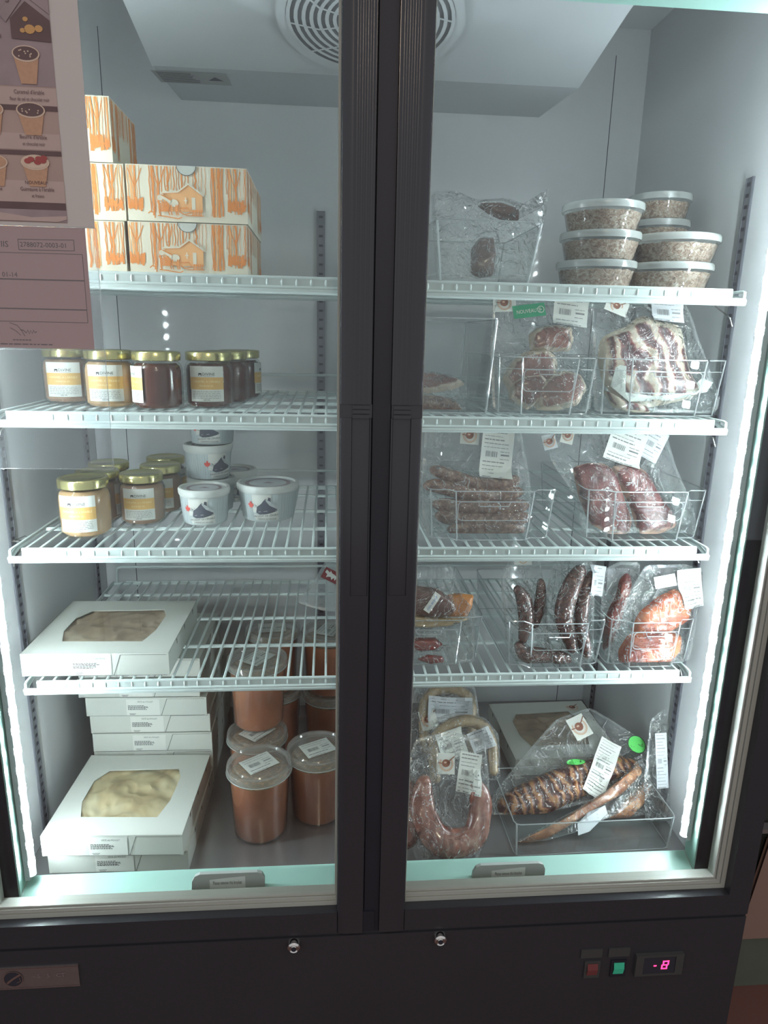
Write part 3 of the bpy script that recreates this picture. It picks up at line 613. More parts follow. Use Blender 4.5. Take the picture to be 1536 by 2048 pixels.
# lower panel fittings
for x in (-0.1247, 0.1122):
    b = MB()
    def pf(u, v, w, x=x): return (x+u, -0.058-w, 0.3765+v)
    b.lathe([(0.0005,0.010),(0.0045,0.0105),(0.0055,0.0085),(0.0075,0.010),(0.0100,0.008),(0.0108,0.003),(0.0112,0.0)],28,0,fn=pf)
    b.lathe([(0.0001,0.0112),(0.0040,0.0112)],20,1,fn=pf)
    b.box(-0.0008,0.0008,-0.003,0.003,0.0110,0.0118,1,fn=pf)
    b.build('door_lock', [M['chrome'], M['slot']], fr)
b = MB()
b.box(-0.605,-0.4625,-0.0605,-0.058,0.317,0.3585)
def ppl(u, v, o): return (u, -0.0607-o, v)
b.disc(-0.562,0.338,0.0145,0.0145,1,ppl,0.0004,28)
b.disc(-0.562,0.338,0.0150,0.0150,2,ppl,0.0008,28,r0=0.92)
b.stroke([(-0.572,0.330),(-0.563,0.338),(-0.551,0.346)],0.0035,2,ppl,0.0009)
b.stroke([(-0.557,0.331),(-0.551,0.334),(-0.552,0.341)],0.0012,2,ppl,0.0012)
b.text('- S   S   CT', -0.532, 0.338, 0.011, 3, ppl, 0.0005)
b.rect(-0.603,0.3555,-0.464,0.3565,2,ppl,0.0003); b.rect(-0.603,0.3190,-0.464,0.3198,2,ppl,0.0003)
M['plate_mark'] = mat('worn_plate_mark', (0.36,0.30,0.30), 0.4, metal=0.5)
b.build('maker_plate', [M['plate'], M['slot'], M['chrome'], M['plate_mark']], fr)
M['swgrey'] = mat('dark_grey_switch_tag', (0.045,0.046,0.045), 0.6)
M['swred'] = emis('red_rocker', (0.12,0.03,0.03), 0.06)
M['swgreen'] = emis('green_rocker', (0.02,0.22,0.13), 0.22)
M['dig'] = emis('red_digits', (1.0,0.02,0.10), 3.0)
for x0, tx, mt in ((0.3535,0.3755,'swred'),(0.4015,0.4215,'swgreen')):
    s = empty('rocker_switch'); s.parent = fr
    MB().box(x0,x0+0.037,-0.0600,-0.058,0.3195,0.3365).build('tag_plate', M['swgrey'], s)
    b = MB(); b.box(tx-0.0135,tx+0.0135,-0.0605,-0.058,0.2780,0.3120)
    b.build('switch_bezel', M['swgrey'] if mt == 'swred' else M['gasket'], s)
    b = MB(); b.add([(tx-0.009,-0.0607,0.284),(tx+0.009,-0.0607,0.284),(tx+0.009,-0.0635,0.297),(tx-0.009,-0.0635,0.297),(tx+0.009,-0.0612,0.308),(tx-0.009,-0.0612,0.308)],
          [(0,1,2,3),(3,2,4,5)])
    b.build('rocker', M[mt], s)
dsp = empty('temperature_display'); dsp.parent = fr
b = MB(); b.box(0.4495,0.5330,-0.0625,-0.058,0.2800,0.3225); ring(b,0.4495,0.5330,0.2800,0.3225,0.0135,0.0135,0.004,0.004,-0.0645,-0.0625)
b.build('bezel', M['swgrey'], dsp)
b = MB(); b.box(0.4635,0.5190,-0.0635,-0.0625,0.2845,0.3185); b.build('screen', M['slot'], dsp)
b = MB()
def pd(u, v, o): return (u, -0.0637-o, v)
b.rect(0.4815,0.2990,0.4865,0.3015,0,pd)
for (a,c,d,e) in ((0.4975,0.3075,0.5080,0.3100),(0.4965,0.3000,0.5065,0.3022),(0.4950,0.2925,0.5050,0.2948),(0.4950,0.2925,0.4975,0.3015),(0.4970,0.3010,0.4995,0.3100),(0.5035,0.2925,0.5060,0.3015),(0.5055,0.3010,0.5080,0.3100)):
    b.rect(a,c,d,e,0,pd)
b.build('digits', M['dig'], dsp)
# removable brackets behind the glass, with their notice
def bracket(x0, x1, zt, lab):
    b = MB()
    o = [(x0,0.4375),(x1,0.4375),(x1,zt-0.012),(x1-0.004,zt-0.003),(x1-0.012,zt),(x0+0.014,zt),(x0+0.006,zt-0.004),(x0+0.001,zt-0.014)]
    def fp(u, v, w): return (u, 0.0040-w, v)
    b.poly(o,0,fp,0.006); b.poly(o,0,fp,0.0)
    k = len(o)
    b.add([fp(u,v,0.006) for u,v in o]+[fp(u,v,0.0) for u,v in o], [(i,(i+1)%k,k+(i+1)%k,k+i) for i in range(k)])
    cx = (x0+x1)/2
    b.poly([(cx-0.030,0.4377),(cx+0.028,0.4377),(cx+0.028,zt-0.006),(cx+0.0,zt-0.008),(cx-0.030,zt-0.011)],1,fp,0.0065)
    b.text('Please remove this bracket', cx-0.001, zt-0.0205, 0.0098, 2, fp, 0.0070, 'C', sx=0.44)
    o = b.build('bracket', [M['bracket'], M['notice_paper'], M['ink']])
    tag(o, lab, 'bracket', 'grey notice brackets on the sill')
bracket(-0.2940, -0.1750, 0.4665, 'grey bracket with white notice on the sill below the orange soup containers')
bracket(0.1740, 0.3000, 0.4620, 'grey bracket with white notice on the sill below the pink looped sausage packs')

# ------------------------------------------------------------------ wire shelves
LEV = (1.406, 1.209, 1.000, 0.776)
def make_shelf(x0, x1, outer):
    root = empty('wire_shelf')
    b = MB()
    ys, ye = 0.080, 0.548
    a0, a1 = (x0+0.024, x1) if outer < 0 else (x0, x1-0.026)
    # front strip: a ribbed plastic-coated lip
    b.box(a0,a1,ys-0.0016,ys+0.0022,-0.0165,-0.0012)
    b.tube([(a0,ys,-0.0012),(a1,ys,-0.0012)],0.0026,8)
    b.tube([(x0+0.004,ys-0.0005,-0.0190),(x1-0.004,ys-0.0005,-0.0190)],[0.0042,0.0042],10)
    b.tube([(x0+0.004,ys-0.0005,-0.0150),(x1-0.004,ys-0.0005,-0.0150)],[0.0034,0.0034],10)
    b.build('front_lip', M['wire'], root)
    b = MB()
    nx = int(round((x1-x0)/0.0213)); 
    for i in range(nx+1):
        x = x0+0.006+(x1-x0-0.012)*i/nx
        b.tube([(x,ye,-0.0022),(x,0.32,-0.0022),(x,ys+0.004,-0.0022),(x,ys-0.0002,-0.0035),(x,ys-0.0006,-0.0080),(x,ys+0.0005,-0.0130)],0.00225,6,ref=(1,0,0))
    b.build('wire_grid', M['wire'], root)
    b = MB()
    for y in (0.218,0.345,0.478): b.tube([(x0+0.004,y,-0.0075),(x1-0.004,y,-0.0075)],0.0034,8)
    b.tube([(x0+0.004,ye,-0.0065),(x1-0.004,ye,-0.0065)],0.0034,8)
    for x in (x0+0.004, x1-0.004): b.tube([(x,ys,-0.0165),(x,ys+0.03,-0.0080),(x,ye,-0.0065)],0.0036,8,ref=(1,0,0))
    b.build('support_frame', M['wire'], root)
    b = MB()
    b.tube([(x0+0.014,ye,-0.004),(x0+0.014,ye,0.024),(x0+0.017,ye,0.031),(x0+0.024,ye,0.034),(x1-0.024,ye,0.034),(x1-0.017,ye,0.031),(x1-0.014,ye,0.024),(x1-0.014,ye,-0.004)],0.0030,8)
    b.tube([(x0+0.034,ye,-0.002),(x1-0.034,ye,-0.002)],0.0026,8)
    b.build('rear_fence', M['wire'], root)
    return root
SL = make_shelf(-0.5625, -0.006, -1); SR = make_shelf(0.004, 0.5625, 1)
index_kids()
names = ['upper', 'second', 'third', 'lowest']
held = {(-1,0):'white wire shelf holding the orange forest-print boxes', (-1,1):'white wire shelf holding the row of amber and brown jars',
        (-1,2):'white wire shelf holding pale caramel jars and white printed tubs', (-1,3):'white wire shelf holding one pie box, soup containers below it',
        (1,0):'white wire shelf holding the clear tubs of brown shredded filling', (1,1):'white wire shelf under the pork chop and bacon bins',
        (1,2):'white wire shelf under the coarse sausage and red ham bins', (1,3):'white wire shelf under the dark smoked sausages and orange smoked pork'}
first = {-1: True, 1: True}
for s, proto in ((-1,SL),(1,SR)):
    for i, z in enumerate(LEV):
        o = proto if i == 0 else copy_tree(proto)
        o.location = (0,0,z)
        tag(o, held[(s,i)], 'shelf', 'white wire shelves in the fridge')
# wire clips under the shelf ends
for i, z in enumerate(LEV):
    for sx in (-1,1):
        b = MB()
        b.tube([(sx*0.585,0.150,z-0.010),(sx*0.580,0.190,z-0.012),(sx*0.580,0.200,z-0.018),(sx*0.583,0.155,z-0.038),(sx*0.586,0.150,z-0.052)],0.0013,6,ref=(1,0,0))
        b.tube([(sx*0.586,0.156,z-0.010),(sx*0.560,0.156,z-0.012)],0.0022,6)
        b.build('shelf_clip', M['chrome'], fr)

# neighbouring counter beside the fridge
M['beige'] = mat('beige_counter_panel', (0.24,0.155,0.125), 0.6, var=0.05)
M['kick'] = mat('dull_green_kick', (0.085,0.10,0.075), 0.7, var=0.1)
M['cdark'] = mat('counter_dark', (0.03,0.032,0.028), 0.5)
ct = empty('display_counter', (0.9,0.2,0))
tag(ct, 'beige fronted counter with green skirting standing beside the black fridge', 'counter')
def cfix(b, name, m):
    o = b.build(name, m); o.parent = ct; o.location = (-0.9,-0.2,0); return o
cfix(MB().box(0.66,1.35,0.15,0.60,0,0.45), 'counter_body', M['cdark'])
cfix(MB().box(0.66,1.35,0.142,0.15,0,0.132), 'kick_board', M['kick'])
b = MB(); b.poly([(0.66,0.135),(1.35,0.135),(1.35,0.375),(0.805,0.375),(0.782,0.20),(0.765,0.15),(0.66,0.14)],0,lambda u,v,o:(u,0.131-o,v))
b.poly([(0.66,0.135),(1.35,0.135),(1.35,0.375),(0.805,0.375),(0.782,0.20),(0.765,0.15),(0.66,0.14)],0,lambda u,v,o:(u,0.141-o,v))
b.box(0.805,1.35,0.131,0.141,0.372,0.375)
cfix(b, 'front_board', M['beige'])
cfix(MB().box(0.66,1.35,0.125,0.145,0.396,0.405), 'ledge', M['steel'])
b = MB().box(0.75,1.25,0.22,0.5,0.45,0.47); t = b.build('meat_tray', M['evap'])
tag(t, 'shallow white tray of red meat on the counter beside the fridge', 'tray')
b = MB(); b.grid(20,12,lambda u,v:(0.76+0.48*u,0.23+0.26*v,0.471+0.06*math.sin(PI*min(1,max(0,v)))**0.5*math.sin(PI*u)**0.5+0.006*noise.noise(Vector((u*12,v*9,1)))),0)
b.build('red_meat', M['redmeat'], t)

# room lamp behind and above the viewer
lt = empty('ceiling_lamp', (0.075,-2.1,2.46)); tag(lt, 'square warm ceiling lamp of the shop, behind the viewer', 'lamp')
MB().box(-0.09,0.09,-0.09,0.09,0.005,0.03).build('housing', M['evap'], lt)
MB().box(-0.08,0.08,-0.08,0.08,0.0,0.005).build('diffuser', emis('warm_lamp_diffuser',(1.0,0.78,0.60),ROOM_LAMP), lt)
# ------------------------------------------------------------------ printed boxes on the top shelf
def forest_print(b, W, H, fn, seed, cabin=True):
    rnd = random.Random(seed)
    cnt = [0]
    def S(pts, w, m=1, off=0.0):
        cnt[0] += 1
        b.stroke([(p[0]*W, p[1]*H) for p in pts], w, m, fn, off+0.0002+0.000004*cnt[0])
    def wob(x, y0, y1, n=6, a=0.006): return [(x+rnd.uniform(-a,a), y0+(y1-y0)*i/n) for i in range(n+1)]
    skip = [(0.135,0.175),(0.655,0.700),(0.795,0.825)]
    x = 0.012
    while x < 0.99:
        if not any(a < x < c for a, c in skip):
            low = 0.30 if (x < 0.12 or x > 0.83) else (0.12 if 0.70 < x < 0.80 or x < 0.26 else 0.52)
            S(wob(x, low+rnd.uniform(-0.03,0.06), 0.98), rnd.choice((0.0006,0.0009,0.0013,0.0022)), rnd.choice((1,1,2)))
        x += rnd.uniform(0.016,0.036) if not 0.70 < x < 0.80 else 0.013
    for x, w in ((0.068,0.0022),(0.218,0.0030),(0.262,0.0018),(0.845,0.0014),(0.905,0.0026),(0.985,0.0012),(0.715,0.003),(0.765,0.003)):
        S(wob(x, 0.10 if 0.2 < x < 0.8 else 0.30, 0.98), w)
    for x0, dx in ((0.905,-0.05),(0.905,0.04),(0.262,-0.04),(0.262,0.05),(0.068,0.06),(0.068,-0.05),(0.33,0.04),(0.75,0.03)):
        S([(x0, 0.62),(x0+dx*0.5,0.74),(x0+dx,0.93)], 0.0012)
    for a, c in ((0.015,0.125),(0.84,0.985)):
        x = a
        while x < c:
            S([(x,0.22+rnd.uniform(-0.06,0.02)),(x+rnd.uniform(-0.006,0.006),0.34+rnd.uniform(0,0.10))], rnd.choice((0.001,0.0018,0.0028)))
            x += 0.009
        S([(a,0.30),((a+c)/2,0.27),(c,0.30)], 0.003)
    if cabin:
        b.poly([(x*W, y*H) for x, y in ((0.30,0.18),(0.30,0.50),(0.425,0.52),(0.51,0.66),(0.625,0.47),(0.625,0.18))], 2, fn, 0.0011)
        S([(0.29,0.51),(0.425,0.53),(0.51,0.675),(0.635,0.47)], 0.0030, 0, 0.0013)
        S([(0.29,0.495),(0.425,0.515),(0.51,0.655),(0.635,0.45)], 0.0006, 1, 0.0014)
        b.poly([(x*W, y*H) for x, y in ((0.535,0.22),(0.535,0.44),(0.565,0.44),(0.565,0.22))], 0, fn, 0.0013)
        S([(0.485,0.32),(0.485,0.44)], 0.0014, 0, 0.0013); S([(0.470,0.38),(0.500,0.38)], 0.0014, 0, 0.0013)
        # horse drawing a sled past the cabin
        b.disc(0.385*W,0.33*H,0.040*W,0.070*H,0,fn,0.0015,18); b.disc(0.385*W,0.33*H,0.042*W,0.074*H,1,fn,0.0016,18,r0=0.94)
        b.disc(0.272*W,0.42*H,0.026*W,0.055*H,0,fn,0.0015,14); b.disc(0.272*W,0.42*H,0.028*W,0.060*H,1,fn,0.0016,14,r0=0.88)
        S([(0.285,0.44),(0.32,0.40),(0.355,0.34)], 0.004, 0, 0.0015); S([(0.285,0.47),(0.33,0.42),(0.36,0.38)], 0.0014, 1, 0.0017)
        for x in (0.345,0.365,0.405,0.42): S([(x,0.30),(x-0.008,0.20),(x+0.004,0.11)], 0.0014, 1, 0.0017)
        for k in range(7): S([(0.25+0.012*k,0.36-0.02*(k%3)),(0.262+0.012*k,0.30-0.02*(k%2)),(0.27+0.010*k,0.17)], 0.0015, 1, 0.0017)
        S([(0.43,0.24),(0.50,0.25),(0.53,0.16),(0.47,0.13),(0.43,0.18)], 0.0016, 1, 0.0017)
        for k in range(5): S([(0.54+0.017*k,0.11),(0.548+0.017*k,0.22)], 0.0016, 1, 0.0017)
        S([(0.48,0.11),(0.63,0.115)], 0.0012, 1, 0.0017); S([(0.17,0.13),(0.19,0.17),(0.225,0.14),(0.225,0.05)], 0.0016, 1, 0.0017)
        S([(0.25,0.10),(0.33,0.08),(0.42,0.05),(0.45,0.08)], 0.0014, 1, 0.0017)
def print_box(W, D, H, seed, cabin=True, notch=True):
    root = empty('patterned_box')
    b = MB(); b.box(0,W,0,D,0,H)
    front = lambda u, v, o: (u, -o, v)
    right = lambda u, v, o: (W+o, u, v)
    forest_print(b, W, H, front, seed, cabin); forest_print(b, D, H, right, seed+7, False)
    body = b.build('carton', [M['cream_card'], M['orange'], M['orange_lt']], root)
    if notch:
        b = MB(); b.disc(0.5*W,H-0.0002,0.0135,0.0125,0,front,0.0013,16,a0=PI,a1=2*PI)
        b.disc(0.5*W,H-0.0002,0.0139,0.0129,1,front,0.0014,16,r0=0.93,a0=PI,a1=2*PI)
        b.build('thumb_notch', [M['card'], M['cardin']], root)
    return root
zt = LEV[0]+0.0005
specs = [(-0.3570,0.112,zt,0.1680,0.205,0.0715,3,True,'forest-print box with orange cabin, bottom of the two beside the taller stack'),
         (-0.3545,0.110,zt+0.0725,0.1675,0.205,0.0735,3,True,'forest-print box with orange cabin, upper of the two beside the taller stack'),
         (-0.5350,0.110,zt,0.1740,0.205,0.0705,5,False,'orange forest-print box, lowest of three stacked behind the poster edge'),
         (-0.5320,0.112,zt+0.0715,0.1740,0.205,0.0745,5,False,'orange forest-print box, middle of three stacked behind the poster edge'),
         (-0.5490,0.112,zt+0.1470,0.1780,0.130,0.0830,9,False,'orange forest-print box, topmost of the three-high stack at shelf end')]
for x, y, z, W, D, H, seed, cab, lab in specs:
    o = print_box(W, D, H, seed, cab, cab); o.location = (x, y, z)
    tag(o, lab, 'box', 'orange forest-print boxes on the top shelf')

# ------------------------------------------------------------------ jars
def make_jar(content):
    R, H = 0.0385, 0.088
    root = empty('jar')
    fill = MB().lathe([(0,0.0025),(0.031,0.0025),(R-0.0028,0.007),(R-0.0022,0.030),(R-0.0022,0.058),(R-0.004,0.0655),(R-0.009,0.070),(0,0.070)],40)
    fill.build('filling', M[content], root)
    MB().lathe([(0,0.0),(0.033,0.0),(R-0.001,0.004),(R,0.010),(R,0.060),(R-0.0015,0.067),(R-0.006,0.0735),(R-0.0075,0.0755)],40).build('glass_body', M['jarglass'], root)
    MB().lathe([(0,0.0735),(R-0.0045,0.0735),(R-0.0022,0.0745),(R-0.0020,0.0860),(R-0.0032,0.0876),(R-0.0070,0.0880),(R-0.0085,0.0872),(0,0.0872)],48).build('lid', M['gold'], root, angle=50)
    b = MB()
    def fn(u, v, o):
        r = R+0.0004+o; a = -PI/2+u/R
        return (r*math.cos(a), r*math.sin(a), v)
    b.rect(-0.0275,0.0490,0.0275,0.0660,0,fn,0,12); b.rect(-0.0275,0.0300,0.0275,0.0490,1,fn,0,12); b.rect(-0.0265,0.0110,0.0275,0.0300,0,fn,0,12)
    b.rect(-0.0118,0.0510,-0.0068,0.0555,2,fn,0.0003,2); b.rect(-0.0105,0.0505,-0.0080,0.0530,0,fn,0.0005,1); b.text('DIVINE', -0.0058, 0.0518, 0.0062, 2, fn, 0.0003)
    b.rect(-0.004,0.0500,0.013,0.0504,3,fn,0.0003,4)
    b.text('CARAMEL A L\'ERABLE', 0.0, 0.0408, 0.0046, 4, fn, 0.0003, 'C'); b.text('FLEUR DE SEL', 0.0, 0.0345, 0.0036, 4, fn, 0.0003, 'C')
    rnd = random.Random(2)
    for i in range(5):
        u = -0.023
        while u < 0.021:
            w = rnd.uniform(0.002,0.006); b.rect(u,0.0262-i*0.0026,min(u+w,0.022),0.0269-i*0.0026,3,fn,0.0003,1); u += w+0.0012
    b.text('250 ML', 0.0, 0.0125, 0.0034, 2, fn, 0.0003, 'C')
    b.build('label', [M['paper'], M['goldband'], M['ink'], M['grey_ink'], M['palegold']], root)
    return root
jp = {k: make_jar(k) for k in ('caramel', 'caramel2', 'syrup')}
index_kids()
used = set()
jars = [('caramel2',-0.504,0.238,1,8,1.0,'jar of greyish caramel with gold lid, at the pocket end of the upper jar row'),
 ('caramel',-0.4155,0.172,1,4,1.0,'jar of pale amber caramel with a front-facing label in the upper jar row'),
 ('syrup',-0.3375,0.152,1,-62,1.0,'jar of reddish brown syrup with its label turned toward the pale caramel jar'),
 ('syrup',-0.2640,0.190,1,2,1.0,'near-black syrup jar with its white and gold label facing front'),
 ('syrup',-0.2480,0.268,1,-58,1.0,'dark syrup jar showing only a sliver of label, behind the near-black one'),
 ('syrup',-0.2350,0.350,1,90,1.0,'rearmost dark syrup jar at the mullion end of the upper jar row'),
 ('caramel',-0.4700,0.168,2,0,1.075,'large-looking pale caramel jar standing foremost on the third shelf'),
 ('caramel2',-0.3970,0.243,2,3,1.0,'rosy caramel jar beside the front printed tub on the third shelf'),
 ('caramel2',-0.3835,0.325,2,4,1.0,'caramel jar standing right behind the rosy one by the tubs'),
 ('caramel2',-0.4770,0.262,2,100,1.0,'caramel jar hidden behind the foremost pale jar, only lid edge showing'),
 ('syrup',-0.4830,0.345,2,120,1.0,'dark-lidded jar third back in the row behind the foremost pale jar'),
 ('syrup',-0.3930,0.410,2,60,1.0,'rearmost dark jar behind the rosy caramel jar, lid rim showing')]
for c, x, y, lv, deg, s, lab in jars:
    o = jp[c] if c not in used else copy_tree(jp[c]); used.add(c)
    o.location = (x, y, LEV[lv]+0.0003); o.rotation_euler = (0,0,math.radians(deg)); o.scale = (s,s,s)
    tag(o, lab, 'jar', 'gold-lidded jars')

# ------------------------------------------------------------------ printed tubs of maple product
def make_tub(R0, R1, H, RL):
    root = empty('printed_tub')
    MB().lathe([(0,0.003),(R0-0.004,0.003),(R0-0.002,0.0),(R0,0.0025),(R1,H-0.009),(R1,H-0.004),(0,H-0.004)],44).build('tub_body', M['whitetub'], root)
    MB().lathe([(R1+0.0005,H-0.0125),(RL-0.001,H-0.0125),(RL,H-0.010),(RL+0.0005,H-0.003),(RL-0.0015,H),(RL-0.0055,H),(RL-0.0065,H-0.0035),(0,H-0.0035)],48).build('lid', M['whitetub'], root, angle=50)
    b = MB()
    def fn(u, v, o):
        r = R0+(R1-R0)*(v/(H-0.009))+0.0004+o; a = -PI/2+u/R1
        return (r*math.cos(a), r*math.sin(a), v)
    hh = H-0.0145
    rnd = random.Random(5)
    b.rect(-R1*3.0,0.002,R1*3.0,hh,5,fn,0,48)
    for k in range(54):
        u = -R1*2.95+k*R1*5.9/54
        if -0.012 < u < 0.030: continue
        b.stroke([(u+rnd.uniform(-0.001,0.001), 0.002+(hh-0.002)*i/4) for i in range(5)], rnd.choice((0.0006,0.001,0.0016)), 3, fn, 0.0003)
    b.rect(-0.022,0.018,0.014,hh,0,fn,0.0004,8)
    # cabin in charcoal, red leaf, paper banner with script
    s = hh/0.048
    b.poly([(x*s,y*s) for x, y in ((-0.014,0.017),(-0.012,0.027),(-0.004,0.033),(0.003,0.042),(0.007,0.039),(0.008,0.044),(0.012,0.043),(0.012,0.036),(0.022,0.028),(0.024,0.019),(0.006,0.015),(-0.008,0.014))],2,fn,0.0010,3)
    b.poly([(x*s,y*s) for x, y in ((0.003,0.041),(0.010,0.0375),(0.023,0.0275),(0.0245,0.0225),(0.010,0.0300),(0.0045,0.0370))],3,fn,0.0014,2)
    b.stroke([(-0.0125*s,0.0275*s),(-0.004*s,0.0345*s),(0.003*s,0.0420*s)],0.0009,0,fn,0.0016)
    b.stroke([(-0.010*s,0.0185*s),(0.004*s,0.0200*s),(0.023*s,0.0205*s)],0.0007,3,fn,0.0014)
    for k in range(6): b.stroke([((-0.020+0.002*k)*s,(0.028+0.002*(k%3))*s),((-0.012+0.001*k)*s,(0.026+0.002*(k%2))*s)],0.0006,2,fn,0.0010)
    leaf = [(0,-1.0),(0.12,-0.45),(0.62,-0.55),(0.5,-0.3),(1.0,0.15),(0.78,0.25),(0.85,0.6),(0.42,0.42),(0.28,0.55),(0.3,1.0),(0.1,0.85),(0,1.25)]
    leaf = leaf+[(-x,y) for x,y in leaf[::-1][1:]]
    b.poly([(-0.0235*s+x*0.0062*s, 0.0290*s+y*0.0068*s) for x, y in leaf],4,fn,0.0009,1)
    b.poly([(x*s,y*s) for x, y in ((-0.016,0.004),(-0.018,0.014),(-0.004,0.013),(0.012,0.0165),(0.026,0.0205),(0.0275,0.004))],0,fn,0.0012,3)
    b.text('PRODUIT DE L\'ÉRABLE', 0.004*s, 0.0105*s, 0.0044*s, 1, fn, 0.0015, 'C', rot=0.08)
    b.text('CABANE DU VILLAGE', 0.005*s, 0.0052*s, 0.0036*s, 1, fn, 0.0015, 'C')
    b.build('printed_sleeve', [M['paper'], M['ink'], M['cabin_ink'], M['birch'], M['red_ink'], M['cool_tub']], root)
    b = MB(); f2 = lambda u, v, o: (u, v, H-0.0034+o)
    b.disc(0,0,RL-0.010,RL-0.010,0,f2,0.0002,32); b.disc(0,0,RL-0.014,RL-0.014,1,f2,0.0004,32,r0=0.82); b.poly([(-0.010,-0.004),(0,0.008),(0.012,-0.004)],1,f2,0.0004)
    b.build('lid_print', [M['grey_paper'], M['poster_mauve']], root)
    return root
tp = make_tub(0.0375,0.0425,0.063,0.0448); tg = make_tub(0.0455,0.0530,0.066,0.0555)
index_kids()
z3 = LEV[2]+0.0003
for i, (x, y, z, deg, lab) in enumerate([(-0.2905,0.247,z3,-2,'small printed tub standing in front of the stack of printed tubs'),
     (-0.2925,0.335,z3,-20,'lowest of the three stacked small printed tubs, mostly hidden'),
     (-0.2960,0.335,z3+0.0632,38,'middle tub of the stack, red leaf turned to its side'),
     (-0.2890,0.345,z3+0.1264,-6,'topmost stacked printed tub, cut off by the shelf above'),
     (-0.2600,0.420,z3,30,'rear printed tub peeking out behind the stack of tubs')]):
    o = tp if i == 0 else copy_tree(tp)
    o.location = (x,y,z); o.rotation_euler = (0,0,math.radians(deg)); tag(o, lab, 'tub', 'small printed maple tubs')
tg.location = (-0.1815,0.278,z3); tg.rotation_euler = (0,0,math.radians(-4))
tag(tg, 'wide printed tub with cabin picture standing alone beside the small tubs', 'tub')

# ------------------------------------------------------------------ pie boxes
WIN = [(0.049,0.047),(0.036,0.088),(0.036,0.148),(0.054,0.180),(0.185,0.185),(0.195,0.157),(0.193,0.090),(0.182,0.045)]
def make_pie(text, crust, seed, closed=False, sticker=False, W=0.236, D=0.230, H=0.0400):
    root = empty('pie_box')
    b = MB()
    # walls, floor, windowed top with a real opening, sides with little lock notches
    t = 0.0006
    b.box(0,W,0,t,0,H); b.box(0,W,D-t,D,0,H); b.box(0,t,t,D-t,0,H); b.box(W-t,W,t,D-t,0,H); b.box(t,W-t,t,D-t,0,t)
    outer = [Vector(p+(0,)) for p in ((0,0),(W,0),(W,D),(0,D))]; inner = [Vector(p+(0,)) for p in WIN]
    tri = tessellate_polygon([outer, inner]); P = [tuple(v[:2]) for v in outer+inner]
    for z, fl in ((H,1),(H-t,-1)):
        fs = []
        for f in tri:
            a, c, d = [P[i] for i in f]
            cr = (c[0]-a[0])*(d[1]-a[1])-(c[1]-a[1])*(d[0]-a[0])
            fs.append(tuple(f) if cr*fl > 0 else tuple(f)[::-1])
        b.add([(x,y,z) for x,y in P], fs)
    nw = len(WIN)
    b.add([(x,y,H) for x,y in WIN]+[(x,y,H-0.0016) for x,y in WIN], [(i,(i+1)%nw,nw+(i+1)%nw,nw+i) for i in range(nw)])
    # lid flap edges: slanted slit lines and the raised closing flap
    f = lambda u, v, o: (u, -o, v)
    b.stroke([(0.620*W,0.0008),(0.672*W,H-0.003)],0.0011,1,f,0.0004); b.stroke([(0.672*W,H-0.0028),(0.985*W,H-0.0030)],0.0007,1,f,0.0004)
    b.stroke([(0.585*W,H-0.004),(0.612*W,0.001)],0.0006,2,f,0.0004)
    b.stroke([(0.004,0.0006),(W-0.004,0.0006)],0.0008,1,f,0.0004)
    for sx in (0, W):
        for y in (0.055,0.115,0.185):
            g = lambda u, v, o, sx=sx: (sx+(1 if sx else -1)*o, u, v)
            b.poly([(y,H-0.001),(y+0.006,H-0.001),(y+0.006,H-0.010),(y+0.003,H-0.012)] ,1,g,0.0004)
    b.build('carton', [M['card'], M['cardin'], M['birch']], root)
    MB().add([(x,y,H-0.0010) for x,y in WIN],[tuple(range(nw))[::-1]]) 
    b = MB(); b.add([(x,y,H-0.0010) for x,y in WIN],[tuple(range(nw))[::-1]]); b.build('window_film', M['sleeve'], root)
    b = MB()
    def g(i, j):
        a = 2*PI*i; r = j*0.104
        z = 0.029+0.004*math.cos(j*PI*0.5)
        if j > 0.78: z += 0.005*math.sin((j-0.78)/0.22*PI)*(1+0.35*math.sin(a*26))
        if j > 0.97: z -= 0.012
        q_ = Vector((r*math.cos(a), r*math.sin(a), seed*0.3)); z += 0.0065*noise.noise(q_*24)+0.0035*(1-2.5*abs(noise.noise(q_*38)))
        return (W/2+r*math.cos(a), D/2+r*math.sin(a), min(z, H-0.0025))
    b.grid(96,30,g,0)
    if not closed or True: b.build('pie', M[crust], root)
    if text:
        b = MB(); x0 = 0.385*W; x1 = 0.60*W
        b.rect(x0-0.012,0.0012,x1+0.002,H-0.0035,0,f,0.0006)
        b.text(text, (x0+x1)/2, H-0.0105, 0.0046, 1, f, 0.0009, 'C', sx=0.85)
        rnd = random.Random(seed)
        for i in range(5):
            u = x0-0.009
            while u < x0+0.020+rnd.uniform(0,0.012):
                w = rnd.uniform(0.002,0.005); b.rect(u,H-0.0180-i*0.0021,u+w,H-0.0168-i*0.0021,1,f,0.0009); u += w+0.0009
        b.rect(x0-0.007,0.0048,x0+0.006,0.0056,1,f,0.0009); b.rect(x0-0.006,0.0026,x0+0.004,0.0034,1,f,0.0009)
        b.build('printed_label', [M['paper'], M['ink']], root)
    if sticker:
        b = MB(); h = lambda u, v, o: (W-0.035+u, D-0.030+v, H+o)
        logo(b, h, 0.014, 0.0003, square=False)
        b.build('logo_sticker', LOGO, root)
    return root
